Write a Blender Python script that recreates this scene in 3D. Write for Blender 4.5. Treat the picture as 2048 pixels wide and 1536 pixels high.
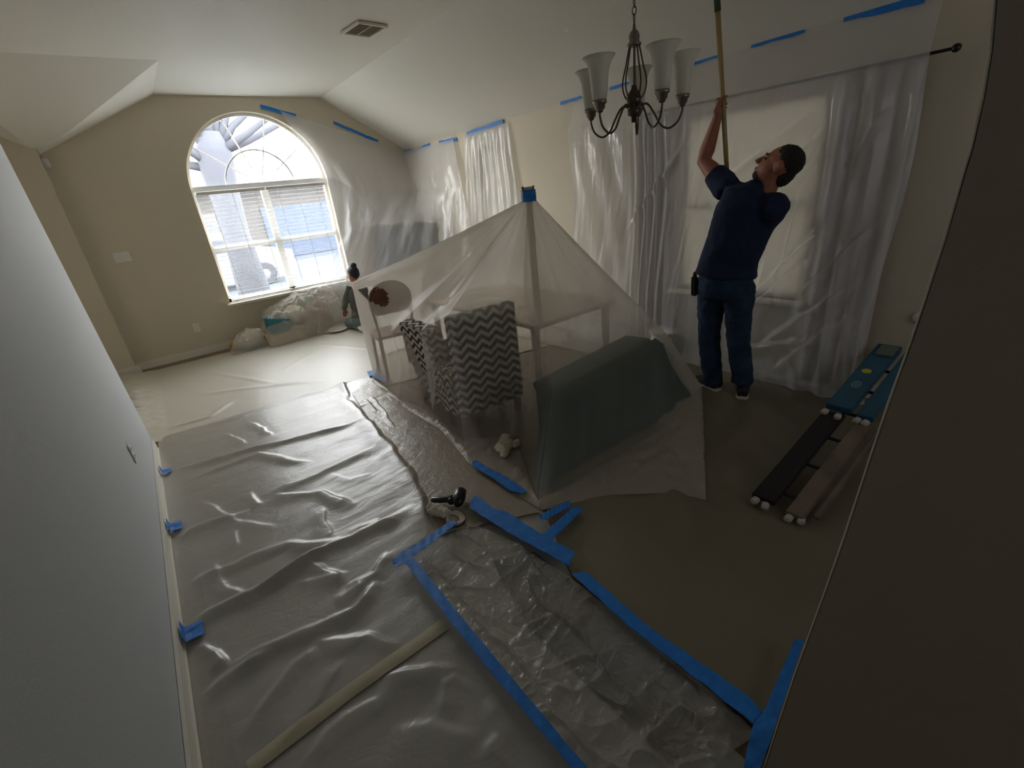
import bpy, bmesh, math, random
import numpy as np
from mathutils import Vector, Matrix, Quaternion
random.seed(7); RNG = np.random.default_rng(7)
for o in list(bpy.data.objects): bpy.data.objects.remove(o)
SC = bpy.context.scene; COL = SC.collection
PI = math.pi

# ---------------------------------------------------------------- camera, world, lights, exposure
FPX, CX, CY, CAMH = 917.0, 1024.0, 768.0, 1.7
_vy = np.array([258-CX, 460-CY, FPX]); _vd = np.array([1262-CX, 2900-CY, FPX])
_vy = _vy/np.linalg.norm(_vy); _vd = _vd - _vd.dot(_vy)*_vy; _vd = _vd/np.linalg.norm(_vd)
_vx = np.cross(_vd, _vy)
RC = np.array([_vx, _vy, -_vd]); CAM = np.array([0.0, 0.0, CAMH])
cam_data = bpy.data.cameras.new('camera'); cam = bpy.data.objects.new('camera', cam_data); COL.objects.link(cam)
cam_data.sensor_width = 36.0; cam_data.lens = FPX/2048*36.0; cam_data.clip_start = 0.02
_r = RC@np.array([1., 0, 0]); _u = RC@np.array([0, -1., 0]); _b = RC@np.array([0, 0, -1.])
cam.matrix_world = Matrix(((_r[0], _u[0], _b[0], CAM[0]), (_r[1], _u[1], _b[1], CAM[1]), (_r[2], _u[2], _b[2], CAM[2]), (0, 0, 0, 1)))
SC.camera = cam

world = bpy.data.worlds.new('sky'); SC.world = world; world.use_nodes = True
wn = world.node_tree; bg = wn.nodes['Background']
_tc = wn.nodes.new('ShaderNodeTexCoord'); _sp = wn.nodes.new('ShaderNodeSeparateXYZ'); _rp = wn.nodes.new('ShaderNodeValToRGB')
wn.links.new(_tc.outputs['Generated'], _sp.inputs[0]); wn.links.new(_sp.outputs['Z'], _rp.inputs[0]); wn.links.new(_rp.outputs[0], bg.inputs['Color'])
_rp.color_ramp.elements[0].position = 0.0; _rp.color_ramp.elements[0].color = (1, .98, .94, 1)
_rp.color_ramp.elements[1].position = 0.8; _rp.color_ramp.elements[1].color = (0.86, 0.93, 1, 1)
bg.inputs['Strength'].default_value = 12.0

def area(name, loc, target, sx, sy, power, color, portal=False):
    l = bpy.data.lights.new(name, 'AREA'); l.shape = 'RECTANGLE'; l.size = sx; l.size_y = sy; l.energy = power; l.color = color
    if portal: l.cycles.is_portal = True
    o = bpy.data.objects.new(name, l); COL.objects.link(o); o.location = loc
    o.rotation_euler = (Vector(target)-Vector(loc)).to_track_quat('-Z', 'Y').to_euler(); return o
area('window_portal', (1.66, 7.86, 1.8), (1.66, 0, 1.8), 2.0, 2.6, 1, (1, 1, 1), True)
# unseen fill lamps added behind and beside the camera to brighten the room
area('side_room_fill', (-2.7, 5.7, 1.7), (1.0, 5.0, 1.2), 1.6, 1.6, 4.5, (1.0, 0.93, 0.78))
area('rear_left_fill', (0.35, -1.7, 2.1), (1.0, 4.0, 0.9), 1.4, 1.2, 1.2, (0.80, 0.90, 1.0))
area('rear_right_fill', (2.4, -1.7, 1.9), (2.3, 3.0, 0.9), 1.6, 1.2, 3.6, (0.95, 0.97, 1.0))

SC.view_settings.view_transform = 'Standard'; SC.view_settings.look = 'None'
SC.view_settings.gamma = 1.0; SC.view_settings.use_curve_mapping = False
SC.view_settings.exposure = 0.85

# ---------------------------------------------------------------- helpers: survey of the photograph (pixel -> metric point)
def ray(u, v): return RC@np.array([u-CX, v-CY, FPX])
def onz(u, v, z=0.0): d = ray(u, v); return CAM+d*((z-CAMH)/d[2])
def ony(u, v, y): d = ray(u, v); return CAM+d*(y/d[1])
def onx(u, v, x): d = ray(u, v); return CAM+d*(x/d[0])
def at(u, v, d): r = ray(u, v); return CAM+r*(d/math.hypot(r[0], r[1]))
def proj(p):
    c = (np.asarray(p)-CAM)@RC; return np.stack([CX+FPX*c[..., 0]/c[..., 2], CY+FPX*c[..., 1]/c[..., 2]], -1)
V = Vector

# ---------------------------------------------------------------- helpers: materials
def mat(name, color, rough=0.6, bump=0.0, bscale=40.0, var=0.0, vscale=4.0, metal=0.0, alpha=1.0, trans=0.0, spec=0.5, stretch=None, emit=None, vcol=None, coat=0.0):
    m = bpy.data.materials.new(name); m.use_nodes = True; nt = m.node_tree; N = nt.nodes; L = nt.links
    p = N['Principled BSDF']; out = N['Material Output']
    p.inputs['Base Color'].default_value = (*color, 1); p.inputs['Roughness'].default_value = rough
    p.inputs['Metallic'].default_value = metal; p.inputs['Specular IOR Level'].default_value = spec
    if coat: p.inputs['Coat Weight'].default_value = coat
    tc = N.new('ShaderNodeTexCoord'); mp = N.new('ShaderNodeMapping'); L.new(tc.outputs['Object'], mp.inputs[0])
    if stretch: mp.inputs['Scale'].default_value = stretch
    if var > 0 or vcol:
        n = N.new('ShaderNodeTexNoise'); n.inputs['Scale'].default_value = vscale; n.inputs['Detail'].default_value = 5; L.new(mp.outputs[0], n.inputs[0])
        r = N.new('ShaderNodeValToRGB'); L.new(n.outputs['Fac'], r.inputs[0])
        r.color_ramp.elements[0].position = .35; r.color_ramp.elements[1].position = .65
        a = vcol[0] if vcol else tuple(c*(1-var) for c in color); b = vcol[1] if vcol else tuple(min(1, c*(1+var)) for c in color)
        r.color_ramp.elements[0].color = (*a, 1); r.color_ramp.elements[1].color = (*b, 1)
        L.new(r.outputs[0], p.inputs['Base Color'])
    if bump > 0:
        n2 = N.new('ShaderNodeTexNoise'); n2.inputs['Scale'].default_value = bscale; n2.inputs['Detail'].default_value = 6; L.new(mp.outputs[0], n2.inputs[0])
        bp = N.new('ShaderNodeBump'); bp.inputs['Strength'].default_value = bump; bp.inputs['Distance'].default_value = .01
        L.new(n2.outputs['Fac'], bp.inputs['Height']); L.new(bp.outputs[0], p.inputs['Normal'])
    if emit: p.inputs['Emission Color'].default_value = (*emit[:3], 1); p.inputs['Emission Strength'].default_value = emit[3]
    sh = p.outputs[0]
    if trans > 0:
        t = N.new('ShaderNodeBsdfTranslucent'); t.inputs['Color'].default_value = (*color, 1)
        mx = N.new('ShaderNodeMixShader'); mx.inputs[0].default_value = trans; L.new(sh, mx.inputs[1]); L.new(t.outputs[0], mx.inputs[2]); sh = mx.outputs[0]
    if alpha < 1:
        t = N.new('ShaderNodeBsdfTransparent'); mx = N.new('ShaderNodeMixShader'); mx.inputs[0].default_value = alpha
        L.new(t.outputs[0], mx.inputs[1]); L.new(sh, mx.inputs[2]); sh = mx.outputs[0]
    L.new(sh, out.inputs[0]); return m

def film(name, color, opac, rough=0.3, crinkle=0.5, cscale=9.0, trans=0.35, stretch=(1, 1, 1), fine=0.2):
    """plastic masking film: partly see-through, glossy, with crinkle relief"""
    m = bpy.data.materials.new(name); m.use_nodes = True; nt = m.node_tree; N = nt.nodes; L = nt.links
    p = N['Principled BSDF']; out = N['Material Output']
    p.inputs['Base Color'].default_value = (*color, 1); p.inputs['Roughness'].default_value = rough; p.inputs['Specular IOR Level'].default_value = .6
    tc = N.new('ShaderNodeTexCoord'); mp = N.new('ShaderNodeMapping'); L.new(tc.outputs['Object'], mp.inputs[0]); mp.inputs['Scale'].default_value = stretch
    n1 = N.new('ShaderNodeTexNoise'); n1.inputs['Scale'].default_value = cscale; n1.inputs['Detail'].default_value = 4; n1.inputs['Distortion'].default_value = 1.3
    L.new(mp.outputs[0], n1.inputs[0])
    a = N.new('ShaderNodeMath'); a.operation = 'SUBTRACT'; a.inputs[1].default_value = .5; L.new(n1.outputs['Fac'], a.inputs[0])
    b = N.new('ShaderNodeMath'); b.operation = 'ABSOLUTE'; L.new(a.outputs[0], b.inputs[0])
    c = N.new('ShaderNodeMath'); c.operation = 'POWER'; c.inputs[1].default_value = .6; L.new(b.outputs[0], c.inputs[0])
    bp = N.new('ShaderNodeBump'); bp.inputs['Strength'].default_value = crinkle; bp.inputs['Distance'].default_value = .02; L.new(c.outputs[0], bp.inputs['Height'])
    n2 = N.new('ShaderNodeTexNoise'); n2.inputs['Scale'].default_value = cscale*5; n2.inputs['Detail'].default_value = 5; L.new(mp.outputs[0], n2.inputs[0])
    b2 = N.new('ShaderNodeBump'); b2.inputs['Strength'].default_value = fine; b2.inputs['Distance'].default_value = .004
    L.new(n2.outputs['Fac'], b2.inputs['Height']); L.new(bp.outputs[0], b2.inputs['Normal']); L.new(b2.outputs[0], p.inputs['Normal'])
    t = N.new('ShaderNodeBsdfTranslucent'); t.inputs['Color'].default_value = (*color, 1); L.new(b2.outputs[0], t.inputs['Normal'])
    mx = N.new('ShaderNodeMixShader'); mx.inputs[0].default_value = trans; L.new(p.outputs[0], mx.inputs[1]); L.new(t.outputs[0], mx.inputs[2])
    if opac < 1:
        tr = N.new('ShaderNodeBsdfTransparent'); m2 = N.new('ShaderNodeMixShader'); m2.inputs[0].default_value = opac
        L.new(tr.outputs[0], m2.inputs[1]); L.new(mx.outputs[0], m2.inputs[2]); L.new(m2.outputs[0], out.inputs[0])
    else: L.new(mx.outputs[0], out.inputs[0])
    return m

def chevron_mat(name):
    m = bpy.data.materials.new(name); m.use_nodes = True; nt = m.node_tree; N = nt.nodes; L = nt.links
    p = N['Principled BSDF']; p.inputs['Roughness'].default_value = .85
    uv = N.new('ShaderNodeUVMap'); sp = N.new('ShaderNodeSeparateXYZ'); L.new(uv.outputs[0], sp.inputs[0])
    def M(op, a, b=None):
        n = N.new('ShaderNodeMath'); n.operation = op
        for i, x in enumerate((a, b)):
            if x is None: continue
            if isinstance(x, (int, float)): n.inputs[i].default_value = x
            else: L.new(x, n.inputs[i])
        return n.outputs[0]
    zig = M('MULTIPLY', M('PINGPONG', sp.outputs[0], 0.062), .75)
    s = M('ADD', sp.outputs[1], zig)
    f = M('FRACT', M('DIVIDE', s, 0.066))
    g = M('GREATER_THAN', f, 0.5)
    mx = N.new('ShaderNodeMix'); mx.data_type = 'RGBA'; L.new(g, mx.inputs[0])
    mx.inputs[6].default_value = (.64, .58, .49, 1); mx.inputs[7].default_value = (.035, .028, .022, 1)
    L.new(mx.outputs[2], p.inputs['Base Color']); return m

M_wall = mat('wall_paint_tan', (.66, .59, .46), .75, .12, 90)
M_wall2 = mat('wall_paint_grey', (.58, .60, .62), .75, .1, 120)
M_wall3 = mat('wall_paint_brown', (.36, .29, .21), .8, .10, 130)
M_ceil = mat('ceiling_paint', (.80, .78, .70), .6, .15, 60)
M_trim = mat('trim_white', (.80, .76, .66), .45)
M_frame = mat('window_vinyl', (.80, .79, .76), .4)
M_floor = mat('wood_floor', (.20, .135, .085), .4, .1, 30, .3, 6, stretch=(1, 8, 1))
M_tape = mat('blue_tape', (.012, .19, .62), .55, .25, 60, .12, 30)
M_tape_d = mat('blue_tape_folded', (.008, .11, .40), .55, .25, 60)
M_glass = mat('clear_glass', (.9, .95, 1), .05, alpha=.06)
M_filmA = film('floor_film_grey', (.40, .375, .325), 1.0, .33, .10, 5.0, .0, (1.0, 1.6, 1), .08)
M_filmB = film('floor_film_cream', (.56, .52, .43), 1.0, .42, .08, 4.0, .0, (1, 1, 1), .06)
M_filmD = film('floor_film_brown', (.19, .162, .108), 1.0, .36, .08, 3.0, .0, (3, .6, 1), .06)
M_filmT = film('tent_film', (.90, .85, .78), .43, .35, .10, 3.0, .55, (1, 1, 1), .05)
M_filmTs = film('tent_skirt_film', (.66, .60, .50), .60, .3, .35, 8.0, .2)
M_filmE = film('crinkled_clear_film', (.62, .57, .49), .43, .16, .7, 9.0, .1, (1, 1, 1), .2)
M_filmW = film('wall_film', (.86, .87, .89), .48, .18, .18, 5.0, .25, (1, 1.6, .35), .08)
M_filmH = film('heap_film', (.80, .76, .68), .40, .2, 1.0, 9.0, .2)
M_chev = chevron_mat('chevron_fabric')
M_wood = mat('brown_wood', (.20, .085, .045), .45, .1, 20, .25, 8)
M_dark = mat('black_plastic', (.008, .008, .009), .3)
M_metal = mat('brushed_nickel', (.30, .26, .22), .32, metal=.9)
M_mdark = mat('dark_bronze', (.11, .085, .065), .38, metal=.8)
M_shade = mat('frosted_glass', (.95, .94, .86), .4, trans=.5)
M_skin = mat('skin', (.36, .14, .085), .55, .05, 60)
M_shirt = mat('navy_cotton', (.008, .016, .055), .9, .3, 45, .2, 5)
M_jeans = mat('denim', (.014, .036, .078), .9, .5, 70, .45, 7)
M_hair = mat('black_hair', (.012, .009, .008), .6, .9, 160)
M_teal = mat('dark_teal', (.012, .060, .045), .6, .2, 30, .2, 3)
M_card = mat('cardboard', (.62, .52, .38), .8, .1, 40)
M_white = mat('white_plastic', (.78, .77, .72), .5)
M_beige = mat('beige_cloth', (.62, .55, .42), .8, .5, 35)
M_curt = mat('pinkish_curtain', (.60, .53, .49), .85, .3, 60)

# ---------------------------------------------------------------- helpers: objects
def link(o, parent=None):
    COL.objects.link(o)
    if parent: o.parent = parent
    return o
def tag(o, label=None, cat=None, group=None, kind=None):
    if label: o['label'] = label
    if cat: o['category'] = cat
    if group: o['group'] = group
    if kind: o['kind'] = kind
    return o
def empty(name, loc=(0, 0, 0), rz=0, label=None, cat=None, group=None, kind=None):
    o = bpy.data.objects.new(name, None); o.location = loc; o.rotation_euler = (0, 0, rz); o.empty_display_size = .1
    COL.objects.link(o); return tag(o, label, cat, group, kind)
def mesh(name, vs, fs, m, parent=None, smooth=False, uvs=None, loc=None, mi=None, mats=None):
    """vs are in the parent's local space"""
    me = bpy.data.meshes.new(name)
    if isinstance(vs, np.ndarray) and isinstance(fs, np.ndarray):
        nv, nf, k = len(vs), len(fs), fs.shape[1]
        me.vertices.add(nv); me.vertices.foreach_set('co', vs.astype(np.float32).ravel())
        me.loops.add(nf*k); me.loops.foreach_set('vertex_index', fs.astype(np.int32).ravel())
        me.polygons.add(nf); me.polygons.foreach_set('loop_start', np.arange(nf, dtype=np.int32)*k)
        me.polygons.foreach_set('loop_total', np.full(nf, k, np.int32)); me.update(calc_edges=True)
    else:
        me.from_pydata([tuple(map(float, v)) for v in vs], [], [tuple(map(int, f)) for f in fs])
    me.materials.append(m)
    if smooth: me.polygons.foreach_set('use_smooth', [True]*len(me.polygons))
    me.validate(); me.update()
    o = bpy.data.objects.new(name, me); link(o, parent)
    if loc is not None: o.location = loc
    return o
class G:
    """collects shapes into one mesh"""
    def __init__(s): s.v = []; s.f = []
    def add(s, vs, fs):
        n = len(s.v); s.v += [tuple(map(float, v)) for v in vs]; s.f += [tuple(i+n for i in f) for f in fs]; return s
    def box(s, c, d, R=None, bev=0.0):
        hx, hy, hz = d[0]/2, d[1]/2, d[2]/2
        b = min(bev, hx*.9, hy*.9, hz*.9)
        if b <= 0:
            P = [(x, y, z) for x in (-hx, hx) for y in (-hy, hy) for z in (-hz, hz)]
            F = [(0, 1, 3, 2), (4, 6, 7, 5), (0, 4, 5, 1), (2, 3, 7, 6), (0, 2, 6, 4), (1, 5, 7, 3)]
        else:
            bm = bmesh.new(); bmesh.ops.create_cube(bm, size=1.0)
            for v in bm.verts: v.co = V((v.co.x*2*hx, v.co.y*2*hy, v.co.z*2*hz))
            bmesh.ops.bevel(bm, geom=list(bm.edges), offset=b, segments=2, affect='EDGES')
            P = [tuple(v.co) for v in bm.verts]; F = [tuple(v.index for v in f.verts) for f in bm.faces]; bm.free()
        P = [V(p) for p in P]
        if R is not None: P = [R@p for p in P]
        return s.add([p+V(c) for p in P], F)
    def quad(s, a, b, c, d): return s.add([a, b, c, d], [(0, 1, 2, 3)])
    def tube(s, pts, r, n=8, cap=True, sq=None):
        pts = [V(p) for p in pts]; rs = r if hasattr(r, '__len__') else [r]*len(pts)
        up = None; P = []
        for i, p in enumerate(pts):
            t = (pts[min(i+1, len(pts)-1)]-pts[max(i-1, 0)]).normalized()
            if up is None: up = t.orthogonal().normalized()
            up = (up-up.dot(t)*t); up = up.normalized() if up.length > 1e-6 else t.orthogonal().normalized()
            w = t.cross(up)
            for k in range(n):
                a = 2*PI*k/n; P.append(p+(up*math.cos(a)+w*math.sin(a))*rs[i])
        F = [(i*n+k, i*n+(k+1) % n, (i+1)*n+(k+1) % n, (i+1)*n+k) for i in range(len(pts)-1) for k in range(n)]
        if cap: F += [tuple(range(n))[::-1], tuple((len(pts)-1)*n+k for k in range(n))]
        return s.add(P, F)
    def lathe(s, prof, c=(0, 0, 0), n=20, R=None, cap=False):
        P = []
        for (r, z) in prof:
            for k in range(n):
                a = 2*PI*k/n; p = V((r*math.cos(a), r*math.sin(a), z))
                if R is not None: p = R@p
                P.append(p+V(c))
        m = len(prof)
        F = [(i*n+k, i*n+(k+1) % n, (i+1)*n+(k+1) % n, (i+1)*n+k) for i in range(m-1) for k in range(n)]
        if cap: F += [tuple(range(n))[::-1], tuple((m-1)*n+k for k in range(n))]
        return s.add(P, F)
    def ell(s, c, r, R=None, n=14, m=10):
        P = []
        for i in range(m+1):
            th = PI*i/m
            for k in range(n):
                a = 2*PI*k/n; p = V((r[0]*math.sin(th)*math.cos(a), r[1]*math.sin(th)*math.sin(a), r[2]*math.cos(th)))
                if R is not None: p = R@p
                P.append(p+V(c))
        return s.add(P, [(i*n+k, (i+1)*n+k, (i+1)*n+(k+1) % n, i*n+(k+1) % n) for i in range(m) for k in range(n)])
    def rings(s, rr, side, n=20):
        """rr: (centre, half width along side, half depth, [normal dir]) lofted and capped"""
        P = []; C = [V(r[0]) for r in rr]
        for i, r in enumerate(rr):
            t = (C[min(i+1, len(C)-1)]-C[max(i-1, 0)]).normalized()
            sd = V(r[3]) if len(r) > 3 else V(side)
            sd = (sd-sd.dot(t)*t).normalized(); w = t.cross(sd)
            for k in range(n):
                a = 2*PI*k/n; P.append(C[i]+sd*math.cos(a)*r[1]+w*math.sin(a)*r[2])
        m = len(rr)
        F = [(i*n+k, i*n+(k+1) % n, (i+1)*n+(k+1) % n, (i+1)*n+k) for i in range(m-1) for k in range(n)]
        F += [tuple(range(n))[::-1], tuple((m-1)*n+k for k in range(n))]
        return s.add(P, F)
    def obj(s, name, m, parent=None, smooth=False): return mesh(name, s.v, s.f, m, parent, smooth)
def top(g, name, m, label, cat, group=None, smooth=False, org=None):
    """a one-mesh thing with its origin at its base centre"""
    A = np.array(g.v); c = np.array([(A[:, 0].min()+A[:, 0].max())/2, (A[:, 1].min()+A[:, 1].max())/2, A[:, 2].min()]) if org is None else np.array(org)
    o = mesh(name, A-c, [list(f) for f in g.f], m, None, smooth) if False else mesh(name, [tuple(p) for p in (A-c)], g.f, m, None, smooth)
    o.location = tuple(c); return tag(o, label, cat, group)
def remesh(o, voxel, smooth_it=4):
    r = o.modifiers.new('remesh', 'REMESH'); r.mode = 'VOXEL'; r.voxel_size = voxel; r.use_smooth_shade = True
    s = o.modifiers.new('smooth', 'SMOOTH'); s.factor = .5; s.iterations = smooth_it
    return o
def disp(o, strength, size, name='folds', mid=.5):
    t = bpy.data.textures.new(name, 'CLOUDS'); t.noise_scale = size; t.noise_depth = 2
    d = o.modifiers.new('displace', 'DISPLACE'); d.texture = t; d.strength = strength; d.mid_level = mid; return o
def struct(o): o['kind'] = 'structure'; return o

# numpy value noise
_perm = RNG.random((64, 64))
def vnoise(x, y):
    xi = np.floor(x).astype(int); yi = np.floor(y).astype(int); fx = x-xi; fy = y-yi
    fx = fx*fx*(3-2*fx); fy = fy*fy*(3-2*fy)
    g = lambda a, b: _perm[a % 64, b % 64]
    return (g(xi, yi)*(1-fx)+g(xi+1, yi)*fx)*(1-fy)+(g(xi, yi+1)*(1-fx)+g(xi+1, yi+1)*fx)*fy
def fbm(x, y, o=3):
    s = 0; a = 1; t = 0
    for i in range(o): s = s+a*(vnoise(x*2**i+i*7.3, y*2**i+i*3.1)-.5); t += a; a *= .5
    return s/t*2
def segdist(X, Y, pts):
    """distance to polyline and parameter 0..1 along it"""
    best = np.full(X.shape, 1e9); par = np.zeros(X.shape); n = len(pts)-1; sgn = np.zeros(X.shape)
    for i in range(n):
        a = np.array(pts[i][:2]); b = np.array(pts[i+1][:2]); d = b-a; L2 = d.dot(d)
        t = np.clip(((X-a[0])*d[0]+(Y-a[1])*d[1])/L2, 0, 1); qx = X-a[0]-t*d[0]; qy = Y-a[1]-t*d[1]; q = np.hypot(qx, qy)
        m = q < best; best = np.where(m, q, best); par = np.where(m, (i+t)/n, par); sgn = np.where(m, np.sign(d[0]*qy-d[1]*qx), sgn)
    return best, par, sgn
# ---------------------------------------------------------------- the room shell
YB, XR, XL = 7.55, 3.89, -.50
def ztop(x):
    if x < .73: return 2.55+(x+.5)*(.59/1.23)
    if x < 2.71: return 3.14
    return 3.14-.593*(x-2.71)
WX0, WX1, WZ0, WZ1 = .78, 2.54, .61, 2.09; WXC = 1.66; WR = .88
def zarch(x): return WZ1+math.sqrt(max(0, WR*WR-(x-WXC)**2))
g = G(); xs = sorted(set([XL, .73, 2.71, XR]+[WXC-WR*math.cos(PI*i/40) for i in range(41)]))
for a, b in zip(xs[:-1], xs[1:]):
    if b <= WX0+1e-6 or a >= WX1-1e-6: g.quad((a, YB, 0), (b, YB, 0), (b, YB, ztop(b)), (a, YB, ztop(a)))
    else:
        g.quad((a, YB, 0), (b, YB, 0), (b, YB, WZ0), (a, YB, WZ0))
        g.quad((a, YB, zarch(a)), (b, YB, zarch(b)), (b, YB, ztop(b)), (a, YB, ztop(a)))
outl = [(WX1, WZ0), (WX1, WZ1)]+[(WXC+WR*math.cos(PI*i/40), WZ1+WR*math.sin(PI*i/40)) for i in range(1, 40)]+[(WX0, WZ1), (WX0, WZ0)]
for (a, b) in zip(outl, outl[1:]+outl[:1]): g.quad((a[0], YB, a[1]), (a[0], YB+.17, a[1]), (b[0], YB+.17, b[1]), (b[0], YB, b[1]))
struct(g.obj('wall_back', M_wall))
g = G(); g.quad((XL, YB, 0), (XL, 7.42, 0), (XL, 7.42, 2.8), (XL, YB, 2.8))
g.add([(XL, 7.42, 0), (-3, 7.42, 0), (-3, 7.42, 3.4), (-1.5, 7.42, 3.4), (XL, 7.42, 2.8)], [(0, 1, 2, 3, 4)])
struct(g.obj('wall_alcove', M_wall))
# ceiling
g = G(); P1 = (.73, YB, 3.14); P2 = (.73, 6.07, 3.14); Q = (-.5, YB, 2.55)
g.quad((.73, -2, 3.14), (2.71, -2, 3.14), (2.71, YB, 3.14), P1)
g.add([(-3, -2, 3.14), (.73, -2, 3.14), P2, (-3, 6.07, 3.14)], [(0, 1, 2, 3)])
g.quad((2.71, -2, 3.14), (XR, -2, ztop(XR)), (XR, YB, ztop(XR)), (2.71, YB, 3.14))
g.add([P1, P2, Q], [(0, 1, 2)]); g.add([P2, (-.9, 6.07, 3.14), Q], [(0, 1, 2)])
g.add([(-.9, 6.07, 3.14), (-1.5, YB, 3.14), Q], [(0, 1, 2)]); g.add([(-.9, 6.07, 3.14), (-3, 6.07, 3.14), (-3, YB, 3.14), (-1.5, YB, 3.14)], [(0, 1, 2, 3)])
struct(g.obj('ceiling', M_ceil))
g = G(); g.quad((-3, -2, -.001), (XR, -2, -.001), (XR, YB, -.001), (-3, YB, -.001)); struct(g.obj('floor', M_floor))
# right wall with two windows
R2 = (1.42, 2.50, .66, 2.08); R3 = (4.95, 5.52, .9, 2.2)
ys = [-2, R2[0], R2[1], R3[0], R3[1], YB]; g = G(); zt = ztop(XR)
for a, b in zip(ys[:-1], ys[1:]):
    r = R2 if a == R2[0] else R3 if a == R3[0] else None
    if r is None: g.quad((XR, a, 0), (XR, b, 0), (XR, b, zt), (XR, a, zt))
    else:
        g.quad((XR, a, 0), (XR, b, 0), (XR, b, r[2]), (XR, a, r[2])); g.quad((XR, a, r[3]), (XR, b, r[3]), (XR, b, zt), (XR, a, zt))
        for (p, q) in (((a, r[2]), (b, r[2])), ((b, r[2]), (b, r[3])), ((b, r[3]), (a, r[3])), ((a, r[3]), (a, r[2]))):
            g.quad((XR, p[0], p[1]), (XR, q[0], q[1]), (XR+.12, q[0], q[1]), (XR+.12, p[0], p[1]))
struct(g.obj('wall_right', M_wall))
# near left wall (opening to the side room beyond its end)
def nlx(z): return -.41-.022*z
g = G()
for x0 in (0,):
    a, b = -2.0, 4.57
    g.quad((nlx(0), a, 0), (nlx(0), b, 0), (nlx(3.14), b, 3.14), (nlx(3.14), a, 3.14))
    g.quad((nlx(0), b, 0), (nlx(0)-.13, b, 0), (nlx(3.14)-.13, b, 3.14), (nlx(3.14), b, 3.14))
    g.quad((nlx(0)-.13, a, 0), (nlx(0)-.13, b, 0), (nlx(3.14)-.13, b, 3.14), (nlx(3.14)-.13, a, 3.14))
struct(g.obj('wall_left', M_wall2))
g = G(); g.quad((-3, -2, 0), (-3, YB, 0), (-3, YB, 3.2), (-3, -2, 3.2)); g.quad((-3, 1.5, 0), (-.54, 1.5, 0), (-.54, 1.5, 3.2), (-3, 1.5, 3.2))
struct(g.obj('wall_side_room', M_wall))
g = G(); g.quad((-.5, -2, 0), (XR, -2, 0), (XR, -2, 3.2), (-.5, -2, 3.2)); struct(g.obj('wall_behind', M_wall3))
# foreground wall on the right: the jamb of the opening the photographer stands in
EDGE = [(1997, -120), (1995, 0), (1986, 103), (1970, 197), (1948, 295), (1935, 336), (1893, 480), (1850, 612), (1827, 680), (1784, 798), (1747, 906), (1690, 1080), (1650, 1192), (1590, 1355), (1530, 1536)]
XJ = .95; ep = [onx(u, v, XJ) for u, v in EDGE]
ep = [np.array([XJ, ep[0][1], 3.14])]+ep+[np.array([XJ, ep[-1][1]+.004, 0])]
g = G(); n = len(ep)
g.add([tuple(p) for p in ep]+[(XJ, -1.2, p[2]) for p in ep], [(i, i+1, n+i+1, n+i) for i in range(n-1)])
g.add([(p[0]+.006, p[1]+.005, p[2]) for p in ep]+[(p[0]+.13, p[1]-.03, p[2]) for p in ep], [(i, n+i, n+i+1, i+1) for i in range(n-1)])
g.add([(XJ+.13, p[1]-.03, p[2]) for p in ep]+[(XJ+.13, -1.2, p[2]) for p in ep], [(i, i+1, n+i+1, n+i) for i in range(n-1)])
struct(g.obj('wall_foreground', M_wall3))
M_bead = mat('corner_bead_cream', (.62, .55, .42), .6)
g = G(); rb = random.Random(3)
g.tube([(p[0]+.002, p[1]+.003, p[2]) for p in ep], [.0016+.0008*rb.random() for _ in ep], 6)
struct(g.obj('trim_1', M_bead))
# baseboards
g = G(); g.box((XL+(XR-XL)/2, YB-.008, .05), (XR-XL, .016, .1)); g.box((XL+(XR-XL)/2, YB-.011, .008), (XR-XL, .022, .016)); struct(g.obj('baseboard_back', M_trim))
g = G(); g.box((nlx(0)+.007, 1.3, .05), (.014, 6.5, .1)); g.box((nlx(0)+.011, 1.3, .008), (.02, 6.5, .016)); g.box((nlx(0)-.065, 4.577, .05), (.15, .014, .1)); struct(g.obj('baseboard_left', M_trim))
g = G(); g.box((XR-.008, 2.77, .05), (.016, 9.5, .1)); struct(g.obj('baseboard_right', M_trim))
g = G(); g.box((-1.7, 7.412, .05), (2.5, .016, .1)); struct(g.obj('baseboard_alcove', M_trim))

# ---------------------------------------------------------------- arched window
w1 = struct(empty('window_1', (WXC, YB+.12, WZ0)))
def wl(x, y, z): return (x-WXC, y-YB-.12, z-WZ0)
yf = YB+.12
def archring(r0, r1, y0, y1, a0=0, a1=PI, n=32, cx=WXC, cz=WZ1):
    P = []; F = []
    for i in range(n+1):
        a = a0+(a1-a0)*i/n
        for (r, y) in ((r0, y0), (r1, y0), (r1, y1), (r0, y1)): P.append(wl(cx+r*math.cos(a), y, cz+r*math.sin(a)))
    for i in range(n):
        for k in range(4): F.append((i*4+k, i*4+(k+1) % 4, (i+1)*4+(k+1) % 4, (i+1)*4+k))
    return P, F
def wbox(x0, x1, z0, z1, y0=yf-.03, y1=yf+.03, bev=.004): 
    return G().box(wl((x0+x1)/2, (y0+y1)/2, (z0+z1)/2), (x1-x0, y1-y0, z1-z0), bev=bev)
gg = G().add(*archring(WR-.035, WR, yf-.03, yf+.03)); gg.obj('arch_frame', M_frame, w1)
gg = G().add(*archring(WR*.5-.008, WR*.5+.008, yf-.01, yf+.01)); gg.obj('arch_muntin', M_frame, w1)
for a in (36, 72, 108, 144):
    a = math.radians(a); c, s = math.cos(a), math.sin(a)
    G().tube([wl(WXC+.02*c, yf, WZ1+.02*s), wl(WXC+(WR-.02)*c, yf, WZ1+(WR-.02)*s)], .008, 6).obj('radial_muntin', M_frame, w1)
wbox(WX0, WX1, WZ1-.03, WZ1+.03, yf-.05, yf+.03).obj('transom', M_frame, w1)
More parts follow.
